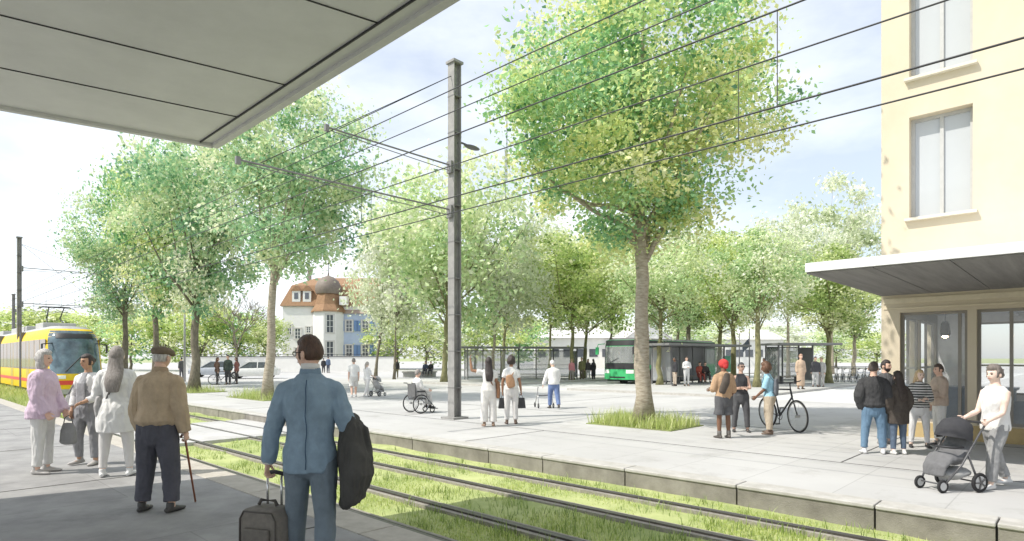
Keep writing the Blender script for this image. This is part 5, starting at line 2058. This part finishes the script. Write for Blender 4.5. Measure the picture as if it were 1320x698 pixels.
# elderly woman at the far left
El = person(55, 610, 452, -82, 'grey haired elderly woman in lilac shirt and white trousers, far left', sex='f', z0=0, skin='light', hair=('bob', (.50, .48, .46)), det=2, yaw=-4,
            bot=dict(c=(.70, .69, .67), w=.060, d=.016, wr=1.2), top=dict(c=(.66, .52, .63), hem=.80, d=.036, fl=.055, sl=2, sw=1.0, wr=1.5),
            arms={'L': ((-.12, .22, -1), (.15, .55, -.85)), 'R': ((.16, .10, -1), (-.05, .50, -.9))}, shoe=(.45, .43, .41), legs='stand', curl=.8, seed=18)
hp = El['W'](El['hands']['L'][0])
t = thing('handbag', 'small grey handbag in the elderly woman\'s hand', 'bag', hp + Vector((.03, 0, -.24)))
b = MB().tube([(0, 0, .11), (0, 0, .02), (0, 0, -.13)], [(.08, .03), (.11, .05), (.12, .055)], 14, cap='round')
link('bag_body', remesh(b, .009, 3, .006, 10), cloth((.27, .27, .27)), t, True)
MB().tube([(-.07, 0, .10), (-.05, 0, .20), (0, 0, .245), (.05, 0, .20), (.07, 0, .10)], .007, 6).build('handle', m_dark, t, True)

# ------------------------------------------------------------------ people on the plaza, middle distance
# two women near the mast
G = 'people on the plaza'
a_ = person(630, 550, 461, 8, 'woman with long dark hair waving, in white top and wide cream trousers', sex='f', skin='brown', hair=('long', (.04, .03, .028)),
            bot=dict(c=(.74, .71, .67), w=.095, d=.03, ht=1.06), top=dict(c=WHITE, d=.012, hem=.98, sl=.5, name='blouse'),
            arms={'L': ((-.8, .1, .15), (-.12, .15, 1)), 'R': ((.2, .0, -1), (.0, .15, -1))}, shoe=(.3, .2, .14), group=G, seed=21)
q = strap_on(a_, sg=-1)
t = thing('brown_bag', 'brown shoulder bag hanging at the waving woman\'s right side', 'bag', a_['root'].location, math.radians(8))
t.scale = (a_['s'],)*3
q.build('strap', cloth((.22, .12, .07)), t, True)
p = a_['sp'](.95, .235, -.04)
link('bag_body', remesh(MB().tube([p + Vector((0, 0, .17)), p, p + Vector((0, 0, -.20))], [(.04, .09), (.055, .12), (.045, .11)], 12, cap='round'), .013, 3, .005), cloth((.26, .14, .08)), t, True)
b_ = person(659, 547, 460, 2, 'woman with dark curly bob, tan back bag, carrying dark bags in both hands', sex='f', skin='brown', hair=('curly', (.045, .032, .028)), yaw=-16,
            bot=dict(c=(.70, .68, .66), w=.062, d=.016), top=dict(c=WHITE, d=.014, hem=.95, sl=.6), arms={'L': ((-.26, -.05, -1), (-.02, .2, -1)), 'R': ((.26, .0, -1), (.15, .25, -1))}, shoe=(.12, .08, .06), group=G, seed=22, curl=.85)
t = thing('tan_back_bag', 'tan leather bag on the curly haired woman\'s back', 'bag', b_['root'].location, math.radians(2))
t.scale = (b_['s'],)*3
strap_on(b_, sg=1).build('strap', cloth((.40, .22, .12)), t, True)
p = b_['sp'](1.12, -.03, -.165)
link('bag_body', remesh(MB().tube([p + Vector((-.03, 0, .14)), p, p + Vector((.03, 0, -.13))], [(.09, .035), (.12, .05), (.10, .04)], 12, cap='round'), .013, 3, .005), cloth((.45, .27, .16)), t, True)
for k, lab in (('L', 'dark shopping bag in the curly haired woman\'s left hand'), ('R', 'dark shopping bag in the curly haired woman\'s right hand')):
    p = b_['W'](b_['hands'][k][0])
    t = thing('shopping_bag', lab, 'bag', p + Vector((0, 0, -.36)), .2, 'shopping bags')
    MB().add([(-.13, -.05, 0), (.13, -.05, 0), (.13, .05, 0), (-.13, .05, 0), (-.10, -.025, .28), (.10, -.025, .28), (.10, .025, .28), (-.10, .025, .28)], [(0, 1, 5, 4), (1, 2, 6, 5), (2, 3, 7, 6), (3, 0, 4, 7), (0, 3, 2, 1), (4, 5, 6, 7)]).build('bag_body', cloth((.07, .07, .072)), t, bevel=.01)
    MB().tube([(-.06, 0, .27), (-.02, 0, .36), (.02, 0, .36), (.06, 0, .27)], .006, 5).build('handle', m_dark, t)
# old man with rollator
r_ = person(714, 527, 463, 12, 'white haired man in white pullover and blue trousers pushing a rollator', skin='light', hair=('short', (.70, .69, .67)), lean=14, yaw=6,
            bot=dict(c=(.16, .22, .40), w=.07, d=.026), top=dict(c=WHITE, hem=.88, d=.032, fl=.02, name='sweater'), arms={'L': ((-.30, .5, -1), (-.25, .6, -.8)), 'R': ((.15, .5, -1), (-.1, .75, -.75))}, legs='walk', shoe=(.05, .045, .04), group=G, seed=23)
hpL = r_['W'](r_['hands']['L'][0])
t = thing('rollator', 'light wheeled walking frame pushed by the man in the white pullover', 'walking frame', (hpL.x + .06, hpL.y + .08, ZP), math.radians(12))
hh = hpL.z - ZP
for sx, lab in ((-1, 0), (1, 0)):
    MB().tube([(sx*.24, -.10, hh), (sx*.24, .02, hh + .01), (sx*.25, .10, hh*.6), (sx*.27, .34, .10)], .014, 7).tube([(sx*.24, .05, hh*.8), (sx*.27, -.16, .10)], .013, 7).build('side_frame', plain((.45, .45, .45), .3, .7), t, True)
    for y in (.34, -.16):
        MB().torus((sx*.27, y, .09), .075, .016, 'x', 16, 6).build('wheel', m_tyre, t, True)
MB().tube([(-.24, .10, hh*.6), (.24, .10, hh*.6)], .012, 7).box((0, .08, hh*.58), (.44, .22, .02)).build('seat', m_dkgrey, t)
# couple with pram
m1 = person(456, 512, 462, 20, 'man in white shirt and shorts walking beside the couple\'s pram', skin='light', hair=('short', (.25, .22, .2)), bot=dict(c=(.68, .66, .63), kind='shorts', len=1.0, d=.03, name='shorts'), top=dict(c=WHITE, sl=.8, d=.02, hem=.88), legs='step', group=G, seed=25, det=1, shoe=(.5, .5, .5))
w1 = person(473, 512, 466, -30, 'woman in white clothes pushing a pram next to the man in shorts', sex='f', skin='pale', hair=('pony', (.42, .38, .33)), bot=dict(c=(.70, .68, .66), w=.055, d=.012), top=dict(c=WHITE, sl=1, d=.016, hem=.9), arms='push', legs='walk', group=G, seed=26, shoe=(.5, .5, .5))


def stroller(label, loc, rz, s, dark, hood_col, seat_col, name='stroller'):
    """local y is the direction of travel; the handle is at -y"""
    t = thing(name, label, 'stroller', loc, rz)
    t.scale = (s, s, s)
    for sx in (-1, 1):
        MB().tube([(sx*.25, -.42, 1.02), (sx*.25, -.30, .88), (sx*.26, .06, .42), (sx*.20, .30, .14)], .015, 8).build('side_frame', plain(dark, .35), t, True)
        MB().tube([(sx*.26, -.06, .58), (sx*.28, -.24, .15)], .015, 8).build('rear_strut', plain(dark, .35), t, True)
        w = MB().torus((sx*.30, -.24, .15), .125, .026, 'x', 24, 8).build('wheel', m_tyre, t, True)
        MB().disc((sx*.30, -.24, .15), .10, .03).build('rim', plain((.55, .55, .54), .4), w)
        b = MB()
        for k in range(5):
            a = 2*PI*k/5
            b.bar((sx*.322, -.24, .15), (sx*.322, -.24 + .1*math.cos(a), .15 + .1*math.sin(a)), .02)
        b.build('spokes', plain((.12, .12, .12), .5), w)
        w = MB().torus((sx*.19, .34, .10), .080, .022, 'x', 20, 8).build('wheel', m_tyre, t, True)
        MB().disc((sx*.19, .34, .10), .062, .028).build('rim', plain((.55, .55, .54), .4), w)
    MB().tube([(-.25, -.42, 1.02), (-.2, -.45, 1.04), (.2, -.45, 1.04), (.25, -.42, 1.02)], .020, 8).build('handle', m_dark, t, True)
    MB().tube([(-.28, -.24, .15), (.28, -.24, .15)], .012, 6).build('axle', plain(dark, .35), t)
    MB().tube([(-.2, .32, .12), (.2, .32, .12)], .012, 6).build('axle', plain(dark, .35), t)
    q = MB().tube([(0, -.24, .88), (0, -.17, .64), (0, -.03, .50), (0, .16, .49), (0, .27, .38), (0, .30, .25)], [(.20, .06), (.22, .10), (.22, .13), (.21, .10), (.19, .06), (.18, .03)], 16, side=(1, 0, 0), cap='round')
    link('seat', remesh(q, .014, 4, .008, 9), cloth(seat_col), t, True)
    # hood: a quarter shell over the seat
    vs, fs = [], []
    na, nb = 9, 12
    for sh_i in (0, 1):
        R = 1.0 if sh_i == 0 else .95
        for i in range(na):
            a = math.radians(100 - 118*i/(na-1))
            for k in range(nb):
                c = PI*k/(nb-1)
                rib = 1 + .03*math.cos(i*PI)*math.sin(c)
                vs.append((.25*R*math.cos(c), -.13 + .30*R*rib*math.cos(a + .5)*max(.25, math.sin(c)), .76 + .34*R*rib*math.sin(a + .5)*math.sin(c)**.7 + .02))
    N = na*nb
    for o in (0, N):
        for i in range(na-1):
            for k in range(nb-1):
                f = (o + i*nb + k, o + i*nb + k + 1, o + (i+1)*nb + k + 1, o + (i+1)*nb + k)
                fs.append(f if o == 0 else f[::-1])
    MB().add(vs, fs).build('hood', cloth(hood_col), t, True)
    q = MB().tube([(0, -.20, .28), (0, .0, .25), (0, .18, .26)], [(.21, .07), (.22, .10), (.19, .06)], 14, side=(1, 0, 0), cap='round')
    link('basket', remesh(q, .016, 3, .008, 9), cloth((.40, .40, .39)), t, True)
    MB().tube([(-.22, -.02, .68), (-.2, .17, .68), (0, .24, .68), (.2, .17, .68), (.22, -.02, .68)], .017, 8).build('bumper_bar', m_dark, t, True)
    return t


hm = (w1['W'](w1['hands']['L'][0]) + w1['W'](w1['hands']['R'][0]))/2
av = math.radians(-30)
dv = Vector((-math.sin(av), math.cos(av), 0))
sc_ = (hm.z - ZP)/1.04
stroller('grey sketchy pram pushed by the woman in white', Vector((hm.x, hm.y, ZP)) + dv*.43*sc_, av, sc_, (.2, .2, .2), (.36, .36, .36), (.45, .45, .45), 'pram')
# wheelchair user
wl = dp(538, 19.4)
t = thing('wheelchair', 'wheelchair with large spoked wheels on the plaza left of the mast', 'wheelchair', wl, math.radians(-50))
for sx in (-1, 1):
    w = MB().torus((sx*.31, -.05, .30), .285, .018, 'x', 30, 7).build('wheel', m_tyre, t, True)
    MB().torus((sx*.345, -.05, .30), .25, .009, 'x', 26, 6).build('push_rim', plain((.5, .5, .5), .3, .8), w)
    b = MB()
    for k in range(12):
        a = 2*PI*k/12
        b.tube([(sx*.31, -.05, .30), (sx*.31, -.05 + .27*math.cos(a), .30 + .27*math.sin(a))], .003, 4)
    b.disc((sx*.31, -.05, .30), .035, .08)
    b.build('spokes', plain((.4, .4, .4), .3, .7), w)
    MB().torus((sx*.22, .42, .09), .075, .018, 'x', 18, 6).build('caster', m_tyre, t, True)
    MB().tube([(sx*.24, -.24, .95), (sx*.24, -.20, .88), (sx*.24, -.18, .46), (sx*.24, .22, .46), (sx*.22, .40, .30), (sx*.20, .56, .12)], .013, 7).tube([(sx*.25, -.18, .68), (sx*.25, .12, .68), (sx*.25, .20, .60), (sx*.25, .20, .46)], .013, 7).tube([(sx*.22, .36, .34), (sx*.22, .42, .1)], .012, 6).tube([(sx*.24, -.24, .95), (sx*.24, -.36, .96)], .017, 7).build('side_frame', m_dkgrey, t, True)
    MB().box((sx*.25, 0, .70), (.06, .28, .03)).build('armrest', m_dark, t, bevel=.01)
    MB().box((sx*.11, .58, .12), (.14, .18, .02)).build('footrest', m_dark, t)
MB().box((0, .02, .455), (.46, .44, .05)).build('seat', cloth((.10, .10, .10)), t, bevel=.015)
MB().box((0, -.21, .72), (.46, .03, .42)).build('backrest', cloth((.14, .14, .14)), t, bevel=.012)
person(0, 0, 0, -50, 'person in white clothes sitting in the wheelchair seen from behind', loc=wl + Vector((.0, .0, 0)), H=1.62, skin='light', hair=('fringe', (.30, .27, .25)), bot=dict(c=(.62, .61, .60), w=.06, d=.016), top=dict(c=WHITE, d=.022, hem=.86), legs='sit', arms='sit', seat=.60, group=G, seed=27)

# ------------------------------------------------------------------ the three by the big tree and the bicycle
G = 'friends talking next to the big tree'
c_ = person(933, 565, 464, 12, 'person with red headscarf, tan top, dark shorts and shoulder bag, seen from behind', skin='dark', hair=None, sex='m', yaw=-12,
            bot=dict(c=(.12, .12, .125), kind='shorts', len=.92, d=.034, name='shorts'), top=dict(c=(.48, .32, .20), hem=.88, d=.028, sl=1.3, name='sweater'), arms={'L': ((-.2, .15, -1), (.2, .9, -.1)), 'R': ((.2, -.05, -1), (-.05, .4, -1))}, legs='stand', shoe=(.10, .09, .08), group=G, seed=31)
q = MB().ball(c_['hc'] + Vector((0, -.008, .035)), (.105, .125, .105), 18, 12).ball(c_['hc'] + Vector((0, -.10, -.02)), (.06, .05, .06), 12, 8)
c_['child']('headscarf', remesh(q, .012, 3, .006, 24), cloth((.58, .06, .06)))
t = thing('sling_bag', 'dark sling bag across the back of the person with red headscarf', 'bag', c_['root'].location, math.radians(12))
t.scale = (c_['s'],)*3
strap_on(c_, sg=1, w=.05).build('strap', cloth((.10, .085, .07)), t, True)
p = c_['sp'](1.24, -.075, -.20)
link('bag_body', remesh(MB().tube([p + Vector((.05, .02, .19)), p + Vector((.0, 0, .02)), p + Vector((-.07, .03, -.19))], [(.07, .035), (.095, .06), (.085, .05)], 12, cap='round'), .013, 3, .006), cloth((.115, .095, .08)), t, True)
for k in 'LR':
    q = MB().tube([c_['ank'][k] + Vector((0, 0, -.02)), c_['ank'][k] + Vector((0, 0, .09))], [.045, .049], 12)
    c_['child']('sock', q, cloth((.16, .15, .14)))
d_ = person(955, 557, 467, 168, 'woman in charcoal sleeveless top and trousers with sunglasses and folded arms', sex='f', skin='light', hair=('buzz', (.16, .15, .15)), yaw=22,
            bot=dict(c=(.105, .105, .11), w=.062, d=.016), top=dict(c=(.07, .07, .075), hem=.95, sl=0, d=.012, name='top'), arms='cross', legs='wide', shoe=(.05, .05, .05), group=G, seed=32)
glasses(d_, True)
e_ = person(992, 560, 468, 62, 'woman with brown curls and light blue top leaning against a bicycle', sex='f', skin='dark', hair=('curly', (.16, .085, .05)), yaw=18,
            bot=dict(c=(.50, .42, .32), w=.075, d=.026), top=dict(c=(.36, .60, .72), hem=.93, sl=.9, d=.020), arms={'L': ((-.1, .35, -1), (.15, .75, -.6)), 'R': ((.25, -.25, -1), (.1, .25, -1))}, legs='shift', shoe=(.16, .11, .08), group=G, seed=33, lean=5)
p = e_['sp'](1.16, .0, -.165)
t = thing('dark_backpack', 'dark backpack on the back of the woman in the light blue top', 'bag', e_['root'].location, math.radians(62))
t.scale = (e_['s'],)*3
link('bag_body', remesh(MB().tube([p + Vector((0, 0, .17)), p, p + Vector((0, .01, -.18))], [(.10, .04), (.13, .065), (.12, .06)], 14, cap='round'), .013, 3, .006), cloth((.16, .17, .19)), t, True)
b = MB()
for sg in (-1, 1):
    b.tube([p + Vector((sg*.09, .05, .15)), e_['sp'](1.465, sg*.10, -.03), e_['sp'](1.40, sg*.12, .125), e_['sp'](1.2, sg*.12, .15), e_['sp'](1.05, sg*.15, .03), p + Vector((sg*.11, .04, -.14))], [(.022, .006)]*6, 6)
b.build('strap', cloth((.16, .17, .19)), t, True)
bicycle('black bicycle leaning behind the woman in the light blue top', at(1009, 554, ZP) + Vector((.0, .0, 0)), math.radians(-80), .06).scale = (1.14, 1.14, 1.14)
person(985, 497, 462, 120, 'thin figure in white shirt standing behind the mossy trunk', skin='dark', hair=('short', (.05, .04, .04)), bot=dict(c=(.60, .60, .60)), top=dict(c=WHITE, sl=1.1), det=0, z0=ZI, group='people waiting at the bus stops', seed=34)

# ------------------------------------------------------------------ the group in front of the cream building
G = 'young people talking in front of the shop'
person(1126, 585, 467, -18, 'man in black bomber jacket and blue jeans, back turned, left of the shop group', skin='light', hair=('short', (.09, .07, .06)), yaw=-25,
       bot=dict(c=(.15, .24, .34), w=.062, d=.016), over=dict(c=(.06, .06, .062), hem=.90, d=.045, cinch=1, name='jacket', wr=1.3), arms='pocket', legs='wide', shoe=(.72, .72, .72), group=G, seed=41, det=2)
person(1141, 573, 465, 196, 'bearded man in dark quilted jacket facing us at the back of the shop group', skin='light', hair=('short', (.04, .03, .03)), yaw=10,
       bot=dict(c=(.22, .31, .40), w=.06, d=.014), over=dict(c=(.10, .10, .105), hem=.88, d=.036, name='jacket', wr=1.3), arms='pocket', shoe=(.3, .3, .3), group=G, seed=42, det=2, extra=('beard',))
B_ = bpy.context.scene.objects
person(1158, 586, 479, 4, 'woman with long dark hair in a dark brown coat, back turned, in the shop group', sex='f', skin='light', hair=('long', (.045, .032, .026)), yaw=8,
       bot=dict(c=(.12, .16, .22), w=.048, d=.008), over=dict(c=(.085, .072, .062), hem=.66, d=.034, fl=.025, name='coat', wr=1.2), arms='pocket', shoe=(.70, .69, .67), group=G, seed=43, det=2)
person(1185, 577, 477, 160, 'blonde woman in striped black and white sweater and white trousers', sex='f', skin='pale', hair=('long', (.62, .45, .26)), yaw=18,
       bot=dict(c=(.68, .67, .66), w=.05, d=.010), top=dict(c=(.60, .60, .58), hem=.92, d=.026, name='sweater', m=striped((.05, .05, .05), (.62, .61, .58), 5.5)), arms={'L': ((-.15, .25, -1), (.5, .85, .1)), 'R': ((.2, .12, -1), (-.55, .85, .0))}, legs='wide', shoe=(.03, .03, .03), group=G, seed=44, det=2)
g5 = person(1211, 573, 470, 78, 'man in beige jacket and white trousers facing left, right of the blonde woman', skin='light', hair=('short', (.10, .075, .06)), yaw=12,
            bot=dict(c=(.70, .69, .67), w=.058, d=.014), over=dict(c=(.56, .45, .37), hem=.86, d=.036, name='jacket', wr=1.3), arms={'L': ((-.1, .15, -1), (.25, .95, .15)), 'R': ((.15, -.0, -1), (0, .3, -1))}, shoe=(.3, .28, .26), group=G, seed=45, det=2)
# stroller man
st = person(1283, 629, 470, 98, 'man in white tank top and grey trousers pushing a stroller at the right edge', skin='pale', hair=('messy', (.20, .17, .15)), yaw=6,
            bot=dict(c=(.34, .34, .34), w=.066, d=.018, wr=1.4), top=dict(c=WHITE, hem=.85, d=.026, fl=.02, sl=0, name='tank_top'), arms={'L': ((-.08, .34, -1), (.0, .85, -.40)), 'R': ((.08, .30, -1), (0, .85, -.36))}, legs='walk', shoe=(.68, .68, .67), det=2, curl=.9, seed=46)
hm = (st['W'](st['hands']['L'][0]) + st['W'](st['hands']['R'][0]))/2
av = math.radians(98)
dv = Vector((-math.sin(av), math.cos(av), 0))
sc_ = (hm.z - ZP)/1.04
stroller('large grey baby stroller with dark hood pushed by the man in the tank top', Vector((hm.x, hm.y, ZP)) + dv*.38*sc_, av + .12, sc_, (.10, .10, .105), (.055, .055, .06), (.17, .17, .175))

# ------------------------------------------------------------------ small figures farther away
G = 'people farther away on the square and at the bus stops'


def small(x, f, h, a, label, top, bot, hair=(.06, .05, .045), sex='m', skin='light', over=None, style='short', z0=ZP, **k):
    return person(x, f, h, a, label, sex=sex, skin=skin, hair=(style, hair) if hair else None, top=top and dict(c=top, d=.02), over=over and dict(c=over, hem=k.pop('hem', .84), d=.035, name='coat'), bot=dict(c=bot, w=.06, kind=k.pop('bk', 'trousers'), hem=.3, d=.015), det=0, z0=z0, group=G, seed=int(x) % 50, **k)


small(234, 488, 461, 60, 'dark clothed person standing by the slim lamp post', (.10, .10, .10), (.10, .10, .11))
small(280, 496, 461, -60, 'long haired woman in brown jacket with the bicycle by the cars', None, (.11, .10, .10), sex='f', style='long', hair=(.16, .08, .05), over=(.20, .13, .10))
small(294, 496, 458, 170, 'tall man in dark green coat between two women by the cars', None, (.08, .08, .085), over=(.07, .09, .075))
small(305, 495, 461, 120, 'woman in dull red coat right of the man by the cars', None, (.13, .11, .11), sex='f', style='long', hair=(.12, .07, .05), over=(.36, .16, .14))
bicycle('bicycle standing between the three people by the cars', at(286, 496, ZP), math.radians(40), 0, (.08, .08, .08), simple=True)
small(417, 481, 462, 30, 'person in black coat before the garden wall, left of a pair', None, (.07, .07, .08), over=(.06, .06, .065))
small(423, 481, 460, -20, 'person in dark blue coat before the garden wall, right of a pair', None, (.08, .09, .12), over=(.10, .14, .22))
small(511, 488, 463, 180, 'man in black jacket and olive trousers near the forked sapling', None, (.17, .16, .10), over=(.05, .05, .05))
for x, lab, c in ((549, 'person in dark blue sitting on the concrete block, left of two', (.08, .10, .15)), (556, 'person in black sitting on the concrete block, right of two', (.06, .06, .065))):
    p = dp(x, 56)
    person(0, 0, 0, 175, lab, loc=p + Vector((0, -.25, 0)), H=1.72, hair=('short', (.06, .05, .05)), top=dict(c=c, d=.025), bot=dict(c=(.10, .10, .12)), legs='sit', arms='sit', seat=.65, det=0, group=G, seed=x % 9)
small(573, 483, 463, 20, 'dark figure walking right of the concrete block', (.09, .09, .10), (.10, .10, .11))
small(737, 492, 463, -40, 'person in pink shirt at the end of the long shelter', (.62, .26, .28), (.34, .30, .28), hair=(.5, .36, .2))
small(750, 491, 461, 150, 'person in olive jacket waiting left of the bus', None, (.20, .17, .13), over=(.24, .23, .12), hem=.8)
small(758, 491, 463, 185, 'person in dark top and white trousers waiting left of the bus', (.09, .08, .08), (.62, .60, .58), sex='f', style='long')
small(765, 491, 463, 40, 'person in long black dress closest to the bus front', None, (.045, .045, .05), sex='f', style='long', over=(.045, .045, .05), hem=.35)
small(870, 498, 461, 100, 'woman in black vest and beige trousers in the middle shelter', (.05, .05, .055), (.50, .42, .34), sex='f', skin='dark', style='bun', z0=ZI)
small(885, 498, 460, 190, 'person in white jacket with folded arms in the middle shelter', (.66, .66, .66), (.60, .60, .60), z0=ZI, arms='cross')
for x, c, bc, lab in ((902, (.40, .10, .07), (.36, .10, .08), 'person in dark red sitting on the bench of the middle shelter'), (909, (.06, .05, .05), (.08, .07, .07), 'person in black sitting on the shelter bench beside the red one')):
    p = dp(x, 39.2, ZI)
    person(0, 0, 0, 185, lab, loc=p, H=1.72, hair=('short', (.06, .05, .05)), top=dict(c=c, d=.03), bot=dict(c=bc), legs='sit', arms='sit', seat=.58, det=0, z0=ZI, group=G, seed=x % 9)
small(1032, 502, 457, 185, 'woman in long beige robe standing before the small shelter', None, (.42, .31, .22), sex='f', hair=(.4, .25, .18), over=(.50, .38, .28), hem=.18, style='fringe', z0=ZI)
small(1051, 499, 460, 160, 'man in dark vest and pale trousers at the right end of the small shelter', (.08, .08, .09), (.52, .52, .52), z0=ZI)
hatp = small(1059, 499, 461, 120, 'person in grey clothes with wide straw hat beside the small shelter', (.40, .40, .39), (.44, .43, .42), z0=ZI)
q = MB().lathe([(.19, .055), (.19, .07), (.095, .085), (.085, .15), (.04, .165)], 16, tuple(hatp['hc']))
hatp['child']('straw_hat', q, cloth((.44, .38, .24)))
dpos = BUS.location + Matrix.Rotation(BUS.rotation_euler[2], 3, 'Z') @ Vector((-.62, 1.15, .98))
person(0, 0, 0, math.degrees(BUS.rotation_euler[2]) + 180, 'bus driver in dark jacket sitting behind the windscreen', loc=dpos, H=1.70, hair=('short', (.05, .04, .035)), top=dict(c=(.13, .14, .16), d=.03), bot=dict(c=(.1, .1, .12)), legs='sit', arms='sit', seat=.50, det=0, seed=6)
# parked bicycles at the racks on the right
k = 0
for x in (1078, 1086, 1095, 1104, 1113, 1122, 1131):
    bicycle(['bicycle at the rack, leftmost of seven near the cream building', 'second rack bicycle from the left near the cream building', 'third rack bicycle from the left near the cream building', 'middle rack bicycle of the seven near the cream building', 'third rack bicycle from the right near the cream building', 'second rack bicycle from the right near the cream building', 'rack bicycle nearest the edge of the cream building'][k],
            dp(x, 42 - k*.3), math.radians(70), .05, ((.30, .30, .30), (.2, .22, .25))[k % 2], 'bicycles parked at the racks', True)
    k += 1
t = thing('fence', 'thin dark metal railing behind the parked bicycles', 'fence', dp(1070, 46))
b = MB()
for k in range(9):
    b.tube([(k*.9, 0, 0), (k*.9, 0, 1.1)], .025, 6)
b.bar((0, 0, 1.1), (7.2, 0, 1.1), .05).bar((0, 0, .55), (7.2, 0, .55), .03)
b.build('rails', m_dkgrey, t)

# ------------------------------------------------------------------ sky, sun, camera
SUN_EL, SUN_AZ = math.radians(52), math.radians(-108)      # azimuth from +Y, clockwise
wd = bpy.data.worlds.new('World')
SC.world = wd
wd.use_nodes = True
nt = wd.node_tree
bg = nt.nodes['Background']
sky = nd(nt, 'ShaderNodeTexSky', sky_type='NISHITA')
sky.sun_disc = False
sky.sun_elevation = SUN_EL
sky.sun_rotation = SUN_AZ
sky.air_density = 1.0
sky.dust_density = 1.2
sky.ozone_density = 1.5
tc = nd(nt, 'ShaderNodeTexCoord')
mp = nd(nt, 'ShaderNodeMapping')
mp.inputs['Scale'].default_value = (1.0, 1.0, 2.4)
mp.inputs['Location'].default_value = (.35, .1, .2)
nz = nd(nt, 'ShaderNodeTexNoise', Scale=1.5, Detail=7.0, Roughness=.55)
rp = nd(nt, 'ShaderNodeValToRGB')
rp.color_ramp.elements[0].position = .44
rp.color_ramp.elements[1].position = .72
rp.color_ramp.elements[0].color = (.40, .40, .40, 1)
rp.color_ramp.elements[1].color = (1, 1, 1, 1)
mx = nd(nt, 'ShaderNodeMixRGB')
mx.inputs['Color2'].default_value = (8.0, 8.3, 8.6, 1)
nt.links.new(tc.outputs['Generated'], mp.inputs['Vector'])
nt.links.new(mp.outputs['Vector'], nz.inputs['Vector'])
nt.links.new(nz.outputs['Fac'], rp.inputs['Fac'])
nt.links.new(rp.outputs['Color'], mx.inputs['Fac'])
nt.links.new(sky.outputs['Color'], mx.inputs['Color1'])
nt.links.new(mx.outputs['Color'], bg.inputs['Color'])
bg.inputs['Strength'].default_value = .135
sl = bpy.data.lights.new('sun', 'SUN')
sl.energy = 3.7
sl.angle = math.radians(.6)
sl.color = (1, .95, .87)
so = bpy.data.objects.new('sun', sl)
COL.objects.link(so)
dv = Vector((math.sin(SUN_AZ)*math.cos(SUN_EL), math.cos(SUN_AZ)*math.cos(SUN_EL), math.sin(SUN_EL)))
so.rotation_euler = dv.to_track_quat('Z', 'Y').to_euler()
cam = bpy.data.cameras.new('camera')
cam.sensor_width = 36
cam.lens = 36*F/1320
cam.shift_y = (HY - 349)/1320
cam.clip_end = 6000
co = bpy.data.objects.new('camera', cam)
COL.objects.link(co)
co.location = (0, 0, EYE)
co.rotation_euler = (PI/2, 0, 0)
SC.camera = co
SC.view_settings.view_transform = 'Standard'
SC.view_settings.look = 'None'
SC.view_settings.exposure = .36
SC.view_settings.gamma = 1
SC.cycles.max_bounces = 6
SC.cycles.diffuse_bounces = 3
SC.cycles.transparent_max_bounces = 12
SC.cycles.use_denoising = True
